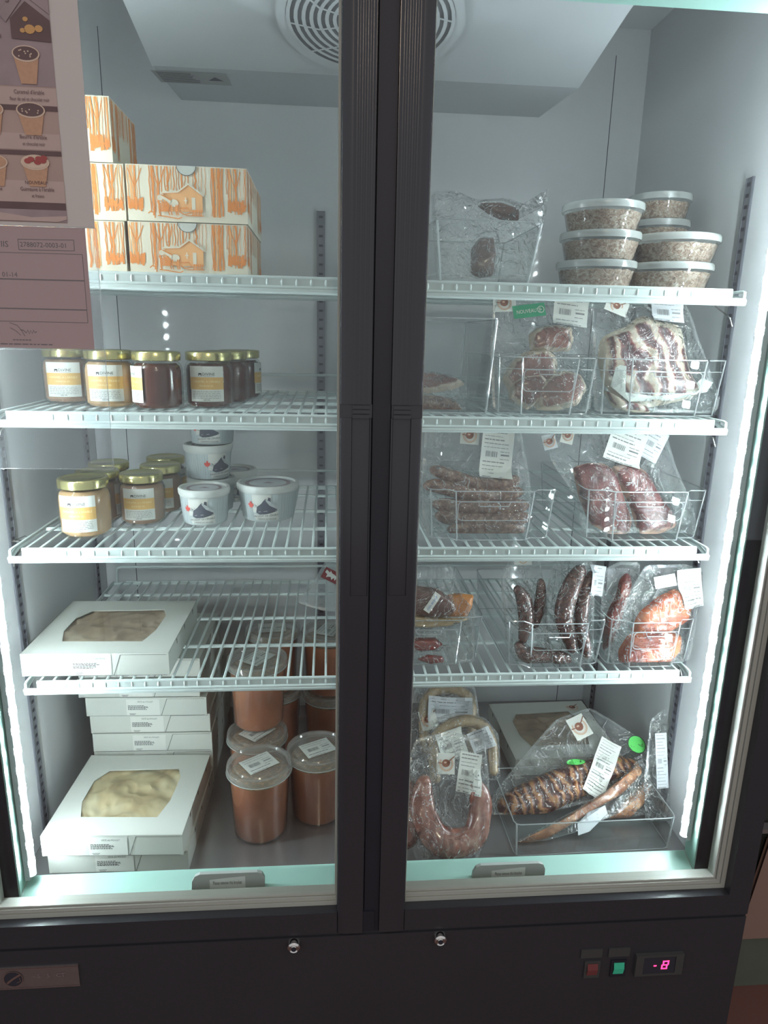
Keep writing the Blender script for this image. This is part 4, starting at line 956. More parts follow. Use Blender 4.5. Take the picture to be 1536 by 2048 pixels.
def logo(b, fn, r, off, square=True, mats=(0,1,2)):
    if square: b.rect(-r*1.45,-r*1.2,r*1.45,r*1.3,mats[0],fn,off)
    b.disc(0,0,r,r,mats[2],fn,off+0.0003,28,r0=0.80,a0=PI*0.80,a1=PI*2.25); b.disc(0,0,r*0.76,r*0.76,mats[2],fn,off+0.0003,28,r0=0.93,a0=PI*0.85,a1=PI*2.1)
    b.disc(-0.05*r,0.06*r,r*0.56,r*0.52,mats[1],fn,off+0.0005,18); b.disc(0.30*r,0.16*r,r*0.25,r*0.22,mats[1],fn,off+0.0005,12)
    b.stroke([(-1.15*r,0.12*r),(-0.4*r,0.02*r),(0.5*r,0.45*r),(1.15*r,1.0*r)],r*0.13,mats[1],fn,off+0.0006)
    b.disc(-0.15*r,0.16*r,r*0.20,r*0.12,mats[2],fn,off+0.0008,10)
LOGO = [M['paper'], M['brown_ink'], M['tan_ink']]
o = make_pie('PÂTÉ AUX SAUMON','crust2',3); o.location = (-0.5680,0.097,LEV[3]+0.0003); o.rotation_euler = (0,0,math.radians(-0.8))
tag(o, 'white windowed pie box labelled salmon, alone on the lowest wire shelf', 'pie box')
pp = make_pie('PÂTÉ AU POULET','crust',8)
index_kids()
stack = [(-0.5475,0.066,0,-1.2,'white chicken pie box at the bottom of the short front stack'),
 (-0.5530,0.060,1,-2.2,'white chicken pie box with window, on top of the short front stack'),
 (-0.5440,0.302,0,0.5,'bottom box of the tall rear stack, hidden behind the windowed box'),
 (-0.5420,0.300,1,-0.5,'second box up in the tall rear stack of chicken pies, nearly hidden'),
 (-0.5425,0.301,2,-0.8,'third box up in the tall rear stack, just above the windowed box'),
 (-0.5450,0.303,3,-0.5,'fourth box up in the tall rear stack of chicken pies'),
 (-0.5495,0.300,4,-1.2,'fifth box up in the tall rear stack, just under the shifted one'),
 (-0.5620,0.301,5,-1.0,'sixth box up, shifted toward the wall and half behind the shelf lip'),
 (-0.5600,0.305,6,-0.6,'topmost box of the tall rear stack, seen through the wire shelf')]
for i, (x, y, k, deg, lab) in enumerate(stack):
    o = pp if i == 0 else copy_tree(pp)
    o.location = (x, y, DECK+0.0003+0.0404*k); o.rotation_euler = (0,0,math.radians(deg)); tag(o, lab, 'pie box', 'white chicken pie boxes on the deck')
o = make_pie(None,'crust2',5,sticker=True); o.location = (0.327,0.294,DECK+0.0003); o.rotation_euler = (0,0,math.radians(1.5))
M['card']
tag(o, 'grey-white windowed pie box behind the ribs, round logo in its corner', 'pie box')

# ------------------------------------------------------------------ soup containers
def price_label(b, w, h, fn, off=0.0, seed=0, mats=(0,1), grey=None):
    rnd = random.Random(seed)
    b.rect(-w/2,-h/2,w/2,h/2,mats[0],fn,off,6)
    ink = mats[1]; o = off+0.0004
    def words(v, t, u0, u1):
        u = u0
        while u < u1-0.001:
            x = min(u+rnd.uniform(0.06,0.16)*w, u1); b.rect(u,v,x,v+t,ink,fn,o); u = x+0.02*w
    n = max(5, int(h/0.006)); bc = n//2
    for i in range(n):
        v = h/2-(i+0.85)*h/n
        if abs(i-bc) <= 1:
            if i == bc:
                u = -w*0.34
                while u < w*0.02:
                    x = rnd.uniform(0.006,0.022)*w; b.rect(u,v-h/n*0.5,u+x,v+h/n*1.0,ink,fn,o); u += x+rnd.uniform(0.008,0.02)*w
                b.rect(w*0.14,v,w*0.40,v+h/n*0.42,ink,fn,o)
            else: words(v, h/n*0.16, w*0.12, w*0.40)
        else: words(v, h/n*rnd.choice((0.14,0.20,0.30)), -w*0.42, w*rnd.uniform(0.1,0.43))
def make_soup():
    root = empty('soup_container')
    H = 0.140
    MB().lathe([(0,0.002),(0.045,0.002),(0.0475,0.006),(0.0530,0.118),(0.0,0.118)],40).build('soup', M['soup'], root)
    b = MB(); b.disc(0,0,0.0535,0.0535,0,lambda u,v,o:(u,v,0.1185+0.001*noise.noise(Vector((u*90,v*90,0)))),0,40); b.build('soup_surface', M['soup2'], root)
    MB().lathe([(0,0.0),(0.0465,0.0),(0.0492,0.003),(0.0555,H-0.010),(0.0565,H-0.006)],44).build('tub_body', M['tub'], root)
    MB().lathe([(0.0562,H-0.014),(0.0592,H-0.013),(0.0600,H-0.004),(0.0590,H),(0.0540,H+0.0008),(0.0520,H-0.003),(0.0470,H-0.0035),(0.045,H-0.001),(0,H-0.001)],48).build('lid', M['souplid'], root, angle=50)
    b = MB(); b.tube([(0.0600*math.cos(a*PI/24),0.0600*math.sin(a*PI/24),H-0.0135) for a in range(48)],0.0009,6,closed=True,ref=(0,0,1))
    b.build('lid_rim', M['tublid'], root)
    b = MB(); c, s = math.cos(0.62), math.sin(0.62)
    price_label(b, 0.060, 0.046, lambda u, v, o: (u*c-v*s, -0.002+u*s+v*c, H+0.0004+o), 0, 7)
    b.build('price_label', [M['paper'], M['grey_ink']], root)
    return root
sp = make_soup(); index_kids()
soups = [(-0.1975,0.163,0,0,'orange soup container standing foremost on the steel deck'),
 (-0.0905,0.206,0,-8,'orange soup container at the mullion, second from the front'),
 (-0.2115,0.268,0,15,'orange soup container under another one, behind the foremost container'),
 (-0.2120,0.305,1,20,'orange soup container stacked on another, its lid under the wire shelf'),
 (-0.0680,0.430,0,-15,'soup container at the rear by the mullion, lower of a stacked pair'),
 (-0.0700,0.436,1,30,'soup container at the rear by the mullion, upper of a stacked pair'),
 (-0.1890,0.448,0,10,'rearmost soup container, lower of the stacked pair in shadow'),
 (-0.1930,0.450,1,-30,'rearmost soup container, upper of the pair seen through the wire shelf')]
for i, (x, y, k, deg, lab) in enumerate(soups):
    o = sp if i == 0 else copy_tree(sp)
    o.location = (x, y, DECK+0.0003+k*0.1415); o.rotation_euler = (0,0,math.radians(deg)); tag(o, lab, 'soup container', 'clear containers of orange soup')

# ------------------------------------------------------------------ round tubs of shredded filling
def make_salad(R, H=0.0420, seed=0):
    root = empty('filling_tub')
    b = MB()
    def g(i, j):
        a = 2*PI*i
        if j < 0.6:
            t = j/0.6; r = (R*0.80+(R*0.13)*t); z = 0.002+t*(H-0.016)
        else:
            t = (j-0.6)/0.4; r = R*0.93*(1-t); z = H-0.014+0.004*t
        n = 0.0022*noise.noise(Vector((math.cos(a)*r*150+seed, math.sin(a)*r*150, z*170)))
        return ((r-0.001+n)*math.cos(a), (r-0.001+n)*math.sin(a), z+n*0.8)
    b.grid(80,20,g,0); b.build('filling', M['shred'], root)
    MB().lathe([(0,0),(R*0.80,0),(R*0.83,0.002),(R*0.93,H-0.014),(R*0.955,H-0.009)],44).build('tub_body', M['tub'], root)
    MB().lathe([(R*0.95,H-0.0105),(R*0.99,H-0.0105),(R,H-0.008),(R,H-0.002),(R*0.985,H),(R*0.92,H),(R*0.90,H-0.002),(0,H-0.002)],48).build('lid', M['tublid'], root, angle=50)
    return root
sA = make_salad(0.0640,0.0425,1); sB = make_salad(0.0720,0.0425,5); sC = make_salad(0.0540,0.0425,9)
index_kids()
z1 = LEV[0]+0.0003; H = 0.0429
tubs = [(sA,0.3600,0.180,0,0,'medium clear tub of brown filling, bottom of the front stack of three'),
 (sA,0.3625,0.180,1,40,'medium clear tub of brown filling, middle of the front stack of three'),
 (sA,0.3635,0.182,2,95,'medium clear tub of brown filling, top of the front stack of three'),
 (sB,0.4830,0.187,0,0,'widest clear tub of filling, lower of the pair at the shelf end'),
 (sB,0.4885,0.187,1,70,'widest clear tub of filling, upper of the pair at the shelf end'),
 (sC,0.5230,0.318,0,0,'small clear tub at the bottom of the rear stack, hidden'),
 (sC,0.5210,0.318,1,50,'small clear tub second from the bottom in the rear stack, hidden'),
 (sC,0.5190,0.316,2,120,'small clear tub just under the topmost one in the rear stack'),
 (sC,0.5170,0.316,3,200,'small clear tub of brown flakes, topmost of the rear stack')]
seen = set()
for p, x, y, k, deg, lab in tubs:
    o = p if p.name not in seen else copy_tree(p); seen.add(p.name)
    o.location = (x, y, z1+k*H); o.rotation_euler = (0,0,math.radians(deg)); tag(o, lab, 'tub', 'clear tubs of shredded filling on the top shelf')

# ------------------------------------------------------------------ acrylic bins
def make_bin(W, D, H, bow=0.014, taper=0.93, handle=True, corner=0.010):
    """open tray with a forward-bowed front and a hand slot; walls have real thickness"""
    root = empty('storage_bin')
    def plan(s, inset):
        w = W/2*s-inset; y0 = (D/2)*(1-s)+inset; y1 = D-(D/2)*(1-s)-inset
        k = corner
        e = min(0.032, W*0.16)
        pts = [(-w+k*0.3,y0+k*0.3)] if not bow else []
        if bow:
            pts = [(-w,y0+k),(-w+k*0.3,y0+k*0.3),(-w+k,y0),(-w+e,y0),(-w+e+0.010,y0-bow),(w-e-0.010,y0-bow),(w-e,y0),(w-k,y0),(w-k*0.3,y0+k*0.3),(w,y0+k)]
        else:
            pts = [(-w,y0+k),(-w+k*0.3,y0+k*0.3),(-w+k,y0),(w-k,y0),(w-k*0.3,y0+k*0.3),(w,y0+k)]
        pts += [(w,y1-k),(w-k*0.3,y1-k*0.3),(w-k,y1),(-w+k,y1),(-w+k*0.3,y1-k*0.3),(-w,y1-k)]
        return pts
    b = MB(); th = 0.0022
    ob, ot, it, ib = plan(taper,0), plan(1,0), plan(1,th), plan(taper,th)
    n = len(ob)
    vs = [(x,y,0) for x,y in ob]+[(x,y,H) for x,y in ot]+[(x,y,H) for x,y in it]+[(x,y,th) for x,y in ib]
    fs = []
    for i in range(n):
        j = (i+1) % n
        fs += [(i,j,n+j,n+i),(n+i,n+j,2*n+j,2*n+i),(2*n+i,2*n+j,3*n+j,3*n+i)]
    fs += [tuple(range(n))[::-1], tuple(range(3*n,4*n))]
    b.add(vs, fs); b.build('bin_body', M['acrylic'], root)
    b = MB()
    b.tube([(x,y,H) for x,y in ot],0.0011,6,closed=True,ref=(0,0,1))
    b.build('rim', M['edge'], root)
    b = MB()
    fp = lambda t: [((1-t)*a[0]+t*c[0], (1-t)*a[1]+t*c[1]-0.0006) for a, c in zip(ob, ot)]
    def line(t): return [(x,y,H*t) for x,y in fp(t)]
    if handle and bow:
        L1 = line(0.80); b.tube([L1[0]]+L1[1:10],0.0006,5,ref=(0,0,1)); b.tube([L1[-1]]+L1[0:1],0.0006,5,ref=(0,0,1))
        hw = W/2*0.97-min(0.032,W*0.16)-0.012
        def fy(z): return (D/2)*(1-(taper+(1-taper)*z/H))-bow-0.0008
        zt_, zb_ = 0.79*H, 0.42*H
        pts = []
        for (cx, cz, a0) in ((hw-0.008,zb_+0.008,-PI/2),(hw-0.006,zt_-0.006,0),(-hw+0.006,zt_-0.006,PI/2),(-hw+0.008,zb_+0.008,PI)):
            rr = 0.008 if cz < 0.6*H else 0.006
            for k in range(5):
                a = a0+PI/2*k/4; z = cz+rr*math.sin(a); pts.append((cx+rr*math.cos(a), fy(z), z))
        b.tube(pts,0.0008,6,closed=True)
        b.tube([(-hw*0.45,fy(zt_),zt_),(-hw*0.40,fy(zt_)-0.001,zt_-0.007),(hw*0.40,fy(zt_)-0.001,zt_-0.007),(hw*0.45,fy(zt_),zt_)],0.0009,5)
    for i in ([4,5] if bow else [])+[1 if not bow else 1, (8 if bow else 4)]+([n-2, n-5]):
        b.tube([(ob[i][0],ob[i][1],0.001),(ot[i][0],ot[i][1],H-0.001)],0.0013 if bow else 0.0019,6,ref=(1,0,0))
    b.tube([(x,y,0.0012) for x,y in ob],0.0010,5,closed=True,ref=(0,0,1))
    b.build('moulded_edges', M['edge'], root)
    return root
bins = [(0.1690,0.120,LEV[0],0.1650,0.24,0.0900,0.0,0.86,'clear bin of bagged brown meat on the top shelf, beside the filling tubs'),
 (0.0850,0.112,LEV[1],0.2100,0.26,0.1460,0.0,0.93,'tall clear bin by the mullion holding flat sliced meat packs'),
 (0.2740,0.118,LEV[1],0.1620,0.27,0.0900,0.013,0.93,'clear handled bin holding the pork chop pack'),
 (0.4660,0.118,LEV[1],0.2060,0.27,0.0900,0.013,0.94,'clear handled bin holding the marbled belly pack'),
 (0.1990,0.118,LEV[2],0.2130,0.27,0.0860,0.013,0.94,'clear handled bin holding the coarse sausage pack'),
 (0.4620,0.118,LEV[2],0.2080,0.27,0.0860,0.013,0.94,'clear handled bin holding the dark red ham pack'),
 (0.1000,0.118,LEV[3],0.1900,0.27,0.0860,0.013,0.94,'clear handled bin by the mullion holding the orange cheese pack'),
 (0.3200,0.098,LEV[3],0.1720,0.27,0.0860,0.013,0.94,'clear handled bin holding the dark smoked sausages'),
 (0.4890,0.098,LEV[3],0.1520,0.27,0.0860,0.013,0.95,'clear handled bin holding the orange smoked pork')]
for x, y, z, W, D, H, bow, tpr, lab in bins:
    o = make_bin(W, D, H, bow, tpr); o.location = (x, y, z+0.0012)
    tag(o, lab, 'bin', 'clear bins on the wire shelves')
o = make_bin(0.300,0.165,0.068,0.0,0.97,False); o.location = (0.4120,0.062,DECK+0.0012); o.rotation_euler = (0,0,math.radians(0.8))
tag(o, 'wide low clear bin of grilled ribs on the steel deck', 'bin')
# ------------------------------------------------------------------ vacuum packs
def resample(poly, n):
    P = [Vector((a, b)) for a, b in poly]; m = len(P)
    seg = [(P[(i+1) % m]-P[i]).length for i in range(m)]; tot = sum(seg); out = []; i = 0; acc = 0
    for k in range(n):
        d = tot*k/n
        while acc+seg[i] < d: acc += seg[i]; i += 1
        t = (d-acc)/seg[i] if seg[i] > 0 else 0
        out.append(P[i].lerp(P[(i+1) % m], t))
    return out
def smooth_poly(P, k=1):
    for _ in range(k):
        n = len(P); P = [(P[i-1]+P[i]*2+P[(i+1) % n])*0.25 for i in range(n)]
    return P
def ctr(P):
    c = Vector((0,0))
    for p in P: c += p
    return c/len(P)
class Pack:
    def __init__(s, key, label, cat, vmin=0.0015, group='vacuum packs of meat'):
        d = s.d = PK[key]
        s.vmin = vmin
        s.root = empty('vacuum_pack', d['O'], (-math.radians(d['lean']), 0, math.radians(d['yaw'])))
        s.h = []   # height fields of what is inside
        tag(s.root, label, cat, group)
    def cl(s, poly): return [(a, max(b, s.vmin)) for a, b in poly]
    def pad(s, key, m, thick, base=0.0, name='meat', rough=0.0016, seed=0, rings=9):
        P = smooth_poly(resample(s.cl(s.d[key]), 56), 1); c = ctr(P); P = [c+(q-c)*1.03 for q in P]; b = MB()
        vs = [(c.x, -(base+thick), c.y)]; rim = [0.0]; fs = []
        n = len(P)
        for r in range(1, rings+1):
            t = r/rings
            for p in P:
                q = c+(p-c)*t
                h = base+thick*math.sqrt(max(0, 1-t**4.5))
                h += rough*noise.noise(Vector((q.x*70+seed, q.y*70, seed*3.1)))*(1-t**4)
                vs.append((q.x, -h, q.y)); rim.append(t)
        for k in range(n): fs.append((0, 1+k, 1+(k+1) % n))
        for r in range(rings-1):
            for k in range(n):
                a = 1+r*n; fs.append((a+k, a+n+k, a+n+(k+1) % n, a+(k+1) % n))
        a = 1+(rings-1)*n
        vs.append((c.x, -base+0.0005, c.y)); rim.append(1.0); z = len(vs)-1
        for k in range(n): fs.append((a+k, z, a+(k+1) % n))
        b.add(vs, fs, 0, True); b.rim = {i: x for i, x in enumerate(rim)}
        b.build(name, M[m], s.root, angle=70)
        def hf(u, v, P=P, c=c):
            d = Vector((u, v))-c; L = d.length
            if L < 1e-6: return base+thick
            an = math.atan2(d.y, d.x); best = 1e9; R = None
            for p in P:
                e = p-c; da = abs((math.atan2(e.y, e.x)-an+PI) % (2*PI)-PI)
                if da < best: best = da; R = e.length
            t = L/R
            return base+thick*math.sqrt(1-t**4.5) if t < 1 else max(0, (base+thick*0.12)*(1-(t-1)*3.0))
        s.h.append(hf)
    def sausage(s, key, m, base=0.0, flat=0.95, name='sausage', seed=0, lump=0.0):
        pts = s.d[key]; P = []; R = []
        n = len(pts)
        for i in range(n-1):
            p0 = pts[max(0,i-1)]; p1 = pts[i]; p2 = pts[i+1]; p3 = pts[min(n-1,i+2)]
            for k in range(5):
                t = k/5
                cr = lambda j: 0.5*((2*p1[j])+(-p0[j]+p2[j])*t+(2*p0[j]-5*p1[j]+4*p2[j]-p3[j])*t*t+(-p0[j]+3*p1[j]-3*p2[j]+p3[j])*t**3)
                P.append((cr(0), cr(1))); R.append(max(0.002, cr(2)))
        P.append((pts[-1][0], pts[-1][1])); R.append(pts[-1][2])
        # rounded caps
        def cap(a, d, r): return (a[0]+d[0]*r*0.6, a[1]+d[1]*r*0.6)
        d0 = Vector((P[0][0]-P[1][0], P[0][1]-P[1][1])).normalized(); d1 = Vector((P[-1][0]-P[-2][0], P[-1][1]-P[-2][1])).normalized()
        P = [cap(P[0], d0, R[0])]+P+[cap(P[-1], d1, R[-1])]; R = [R[0]*0.45]+R+[R[-1]*0.45]
        P = [(a, max(b, s.vmin+r*0.98)) for (a, b), r in zip(P, R)]
        Rm = max(R)
        b = MB(); b.tube([(a, -(base+Rm*flat*0.98), v) for a, v in P], R, 20, flat=flat)
        b.v = [(x+0.0006*noise.noise(Vector((x*160+seed, y*160, z*160))), y+0.0008*noise.noise(Vector((x*110, y*110+seed, z*110))), z) for x, y, z in b.v]
        if lump:
            def lp(x, y, z):
                n1 = noise.noise(Vector((x*38+seed, y*30, z*26))); n2 = 1-2*abs(noise.noise(Vector((x*60, y*60+seed, z*34))))
                return (x+lump*0.5*n1, y+lump*(n1+0.5*n2), z+lump*0.4*n2)
            b.v = [lp(*q) for q in b.v]
        b.build(name, M[m], s.root, angle=80)
        S = list(zip(P, R))
        def hf(u, v):
            best = 0
            for (a, c), r in S:
                dd = math.hypot(u-a, v-c)
                if dd < r: best = max(best, base+Rm*flat+math.sqrt(r*r-dd*dd)*flat)
                elif dd < r*1.9: best = max(best, (base+Rm*flat)*(1.9-dd/r)/0.9)
            return best
        s.h.append(hf)
    def height(s, u, v):
        return max([0.0]+[f(u, v) for f in s.h])
    def film(s, seed=0, key='film', amp=0.0030, m='film', n=84, rings=24, edge=True, puff=0.0, gap=0.0013):
        P = smooth_poly(resample(s.cl(s.d[key]), n), 1); c = ctr(P); b = MB()
        vs = []; fs = []
        def w(q, t):
            f1 = noise.noise(Vector((q.x*42+seed, q.y*42, seed))); f2 = noise.noise(Vector((q.x*105+seed*2, q.y*70, seed+4)))
            ridge = (1-abs(f1)*2.2)
            a = math.atan2(q.y-c.y, q.x-c.x)
            rad = noise.noise(Vector((math.cos(a)*5+seed, math.sin(a)*5, t*2.0)))*t
            return amp*(0.9*max(0, ridge)**3+0.45*f2+0.9*rad)
        top = []
        for r in range(rings+1):
            t = r/rings
            for p in P:
                q = c+(p-c)*t
                h = s.height(q.x, q.y)+gap+w(q, t)*(1-0.35*t)+puff*math.sin(PI*min(1,t))*0.5+puff*(1-t)
                if t > 0.96: h = 0.0012+0.5*w(q, t)+min(0.004, s.height(q.x, q.y)*0.4)
                vs.append((q.x, -max(h, 0.0008), q.y))
        nn = len(P)
        for r in range(rings):
            for k in range(nn):
                a = r*nn; fs.append((a+k, a+nn+k, a+nn+(k+1) % nn, a+(k+1) % nn))
        b.add(vs, fs, 0, True)
        # back sheet
        vs = []; fs = []
        for r in range(7):
            t = r/6
            for p in P:
                q = c+(p-c)*t; vs.append((q.x, 0.0012+0.4*w(q, t)*(1-t), q.y))
        for r in range(6):
            for k in range(nn):
                a = r*nn; fs.append((a+k, a+(k+1) % nn, a+nn+(k+1) % nn, a+nn+k))
        b.add(vs, fs, 0, True)
        o = b.build('film', M[m], s.root, angle=180)
        if edge:
            b = MB(); vs = []; fs = []
            for k, p in enumerate(P):
                q = p; q2 = c+(p-c)*1.0; inn = (c-p).normalized()*0.0055
                hw = 0.5*w(q, 1.0)+min(0.004, s.height(q.x, q.y)*0.4)
                vs += [(q.x, -(0.0014+hw), q.y), (q.x+inn.x, -(0.0022+hw), q.y+inn.y)]
            for k in range(nn):
                k2 = (k+1) % nn; fs.append((2*k, 2*k2, 2*k2+1, 2*k+1))
            b.add(vs, fs, 0, True); b.build('sealed_edge', M['seam'], s.root, angle=180)
        s.film_seed = seed
    def stickfn(s, key, curl=0.0, lift=0.0035, curl2=0.0):
        u0, v0, w, h, rot = s.d[key]; a = math.radians(rot); c, sn = math.cos(a), math.sin(a)
        base = s.height(u0, v0)
        def fn(u, v, o):
            x = u0+u*c-v*sn; z = v0+u*sn+v*c
            hh = max(s.height(x, z), base*0.7)
            return (x, -(hh+lift+curl*(v/(h/2))**2+curl2*(u/(w/2))**2+o), z)
        return fn, w, h
    def sticker(s, key='sticker', curl=0.0, m=LOGO, name='logo_sticker'):
        fn, w, h = s.stickfn(key, curl); b = MB(); b.rect(-w/2,-h/2,w/2,h/2,0,fn,0)
        logo(b, fn, min(w, h)*0.42, 0.0003, square=False); b.build(name, m, s.root)
    def label(s, key='label', curl=0.0, grey=False, seed=1, curl2=0.0, name='price_label'):
        fn, w, h = s.stickfn(key, curl, curl2=curl2); b = MB()
        n = 8
        for i in range(n): pass
        vs = []
        for i in range(7):
            for j in range(9): vs.append(fn(-w/2+w*i/6, -h/2+h*j/8, 0))
        b.add(vs, [(i*9+j,(i+1)*9+j,(i+1)*9+j+1,i*9+j+1) for i in range(6) for j in range(8)], 0)
        tmp = MB(); price_label(tmp, w, h, fn, 0.0002, seed)
        # keep the printing, drop the flat backing strip
        for f, mt in zip(tmp.f, tmp.m):
            if mt == 1: b.add([tmp.v[i] for i in f], [tuple(range(len(f)))], 1)
        b.build(name, [M['grey_paper'] if grey else M['paper'], M['grey_ink']], s.root)

p = Pack('chops', 'vacuum pack of pink pork chops with a green tag standing in a bin', 'meat pack')
p.pad('c1','pork',0.012,0.002,'chop',seed=1); p.pad('c2','pork',0.012,0.006,'chop',seed=2); p.pad('c3','pork',0.012,0.010,'chop',seed=3); p.pad('c4','pork',0.013,0.011,'chop',seed=4)
p.film(3); p.sticker(); p.label(seed=3, curl=0.002)
fn, w, h = p.stickfn('green', 0.0, 0.004)
b = MB(); b.rect(-w/2,-h/2,w/2,h/2,0,fn,0,3); b.text('NOUVEAUTÉ', -w*0.40, -0.0035, 0.0088, 1, fn, 0.0005, sx=0.80); b.disc(w*0.36,0.0,0.0058,0.0058,1,fn,0.0005,18,r0=0.82); b.stroke([(w*0.31,0),(w*0.40,0.0)],0.001,1,fn,0.0005)
b.build('new_product_tag', [M['green'], M['paper']], p.root)

p = Pack('bacon', 'vacuum pack of fatty marbled belly slices on a folded white card', 'meat pack')
p.pad('c2','bacon',0.012,0.001,'belly_slice',seed=5); p.pad('c1','bacon',0.014,0.004,'belly_slice',seed=7,rough=0.004)
b = MB()
o_ = smooth_poly([Vector(q) for q in p.cl(p.d['board'])],0)
fb = lambda u, v, o: (u, -(p.height(u, v)+0.0022+o), v)
b.poly([tuple(q) for q in o_],0,fb,0.0); b.build('backing_card', M['card'], p.root)
p.film(11, amp=0.003); p.sticker(); p.label(seed=6, curl=0.002, grey=True)

p = Pack('sausage', 'vacuum pack of five coarse brown sausages lying crosswise, long white label above', 'sausage pack')
for i, k in enumerate(('s1','s2','s3','s4','s5')): p.sausage(k,'sausage',0.001+0.0015*i,0.85,seed=i)
p.film(21, amp=0.0022); p.sticker(); p.label(seed=9, curl=0.0, curl2=0.003)

p = Pack('ham', 'vacuum pack of two dark red cured ham slabs', 'meat pack')
p.pad('c1','ham',0.012,0.001,'ham_slab',seed=3); p.pad('c2','ham',0.013,0.003,'ham_slab',seed=5)
p.film(31, amp=0.0022); p.sticker(); p.sticker('sticker2', m=[M['grey_paper'],M['brown_ink'],M['tan_ink']]); p.label(seed=12, curl2=0.003); p.label('label2', grey=True, seed=13)

p = Pack('cheese', 'vacuum pack of dark roast meat over orange cheese slabs, by the mullion', 'meat pack')
p.pad('c5','redmeat',0.010,0.002,'meat_slice',seed=2); p.pad('c4','redmeat',0.012,0.002,'meat_slice',seed=4)
p.pad('c2','cheddar',0.016,0.002,'cheese_slab',seed=1); p.pad('c3','yellowfat',0.010,0.010,'fat_layer',seed=6); p.pad('c1','brownmeat',0.016,0.008,'roast_piece',seed=9)
p.film(41, amp=0.0024)
fn, w, h = p.stickfn('tag', 0.0, 0.004); b = MB(); b.rect(-w/2,-h/2,w/2,h/2,0,fn,0,3); b.text('100% BOEUF', -w*0.42, -0.002, 0.0052, 1, fn, 0.0005)
b.build('small_tag', [M['paper'], M['blue_ink']], p.root)

p = Pack('kielbasa2', 'vacuum pack of short dark sausages, nearer the mullion in the sausage bin', 'sausage pack')
p.sausage('s1','kiel',0.001,seed=1); p.sausage('s2','kiel',0.001,seed=2); p.sausage('s3','kiel',0.004,seed=3)
p.film(55, amp=0.0028); p.sticker()
p = Pack('kielbasa', 'vacuum pack of two long dark smoked sausages standing upright in a bin', 'sausage pack')
p.sausage('s2','kiel',0.001,seed=4); p.sausage('s1','kiel',0.003,seed=5); p.sausage('s3','kiel',0.001,seed=6)
p.film(61, amp=0.0026); p.label(seed=16, grey=True)
p = Pack('smoked2', 'narrow vacuum pack of red smoked meat, behind the orange smoked pork', 'meat pack')
p.pad('c1','redmeat',0.014,0.001,'meat_slab',seed=3); p.film(66, amp=0.0026)
p = Pack('smoked', 'shiny vacuum pack of orange smoked pork beside the light strip', 'meat pack')
p.pad('c1','smoked',0.016,0.001,'smoked_piece',seed=4); p.pad('c2','smoked',0.019,0.003,'smoked_piece',seed=8)
p.film(71, amp=0.0036); p.sticker(curl=0.001); p.label(seed=18, curl=0.003)

p = Pack('loop3', 'tan looped sausage pack, rearmost of the three loops, grey label', 'sausage pack', vmin=-0.01)
p.sausage('u','tanloop',0.001,0.8,'sausage_loop',3); p.film(81); p.sticker(); p.label(grey=True, seed=21, curl2=0.003)
p = Pack('loop2', 'tan looped sausage pack, middle of the three loops, two tilted labels', 'sausage pack', vmin=-0.01)
p.sausage('u','tanloop',0.001,0.8,'sausage_loop',5); p.film(86); p.label(seed=23, curl2=0.002); p.label('label2', grey=True, seed=24)
p = Pack('loop0', 'pink looped meat pack half hidden behind the mullion', 'meat pack')
p.sausage('u','loin',0.001,0.7,'meat_loop',5,lump=0.005); p.film(88)
p = Pack('loop1', 'pink pork loop in a clear pack, foremost on the steel deck', 'meat pack')
p.pad('c1','loin',0.030,0.002,'meat_slab',seed=4,rough=0.004); p.sausage('u','loin',0.001,0.66,'meat_loop',9,lump=0.007)
p.film(91, amp=0.0045); p.sticker(); p.label(seed=26, curl2=0.002)

p = Pack('ribs3', 'small pack of ribs at the light-strip end of the wide bin', 'meat pack', vmin=-0.012)
p.pad('c1','ribs2',0.014,0.001,'rib_piece',seed=2,rough=0.004); p.film(94, amp=0.003)
p = Pack('ribs1', 'large grilled rib rack pack with two bright green round stickers', 'meat pack', vmin=-0.030)
p.pad('c1','ribs',0.018,0.002,'rib_rack',seed=7,rough=0.005); p.film(97, amp=0.003)
p.sticker(); p.label(seed=28, curl2=0.002)
for k, r in (('round',1.0),('round2',1.0)):
    fn, w, h = p.stickfn(k, 0.0, 0.004); b = MB(); b.disc(0,0,w/2,h/2,0,fn,0,24); b.disc(0,0,w/2,h/2,1,fn,0.0003,24,r0=0.93); b.text('MARINÉ', 0, -h*0.14, min(0.0082,h*0.5), 1, fn, 0.0004, 'C', sx=0.9 if k == 'round' else 1.0)
    b.build('round_sticker', [M['lime'], M['slot']], p.root)
p = Pack('ribs2', 'slender pack of rib edges lying slanted across the front of the wide bin', 'meat pack', vmin=-0.030)
p.pad('c1','ribs2',0.012,0.001,'rib_strip',seed=5,rough=0.004); p.film(101, amp=0.0035)
fn, w, h = p.stickfn('patch', 0.0, 0.003)
b = MB(); b.poly([(-w*0.55,-h*0.4),(-w*0.2,-h*0.55),(w*0.55,-h*0.2),(w*0.6,h*0.3),(0,h*0.5),(-w*0.4,h*0.2)],0,fn,0); b.build('backing_card', M['grey_paper'], p.root)
p = Pack('lean', 'empty-looking clear pack leaning on the side wall beside the wide bin', 'meat pack', vmin=0.0)
p.film(105, amp=0.003); p.label(seed=31, grey=True)
p = Pack('bagtop', 'crumpled clear bag with brown meat pieces filling the top-shelf bin', 'meat pack', vmin=0.004)
p.pad('c1','brownmeat',0.012,0.001,'meat_piece',seed=3); p.pad('c2','brownmeat',0.020,0.001,'meat_piece',seed=5,rough=0.004); p.film(111, amp=0.0055, puff=0.012)
p = Pack('sliced', 'flat pack of sliced meat lying in the tall bin by the mullion', 'meat pack', vmin=0.0)
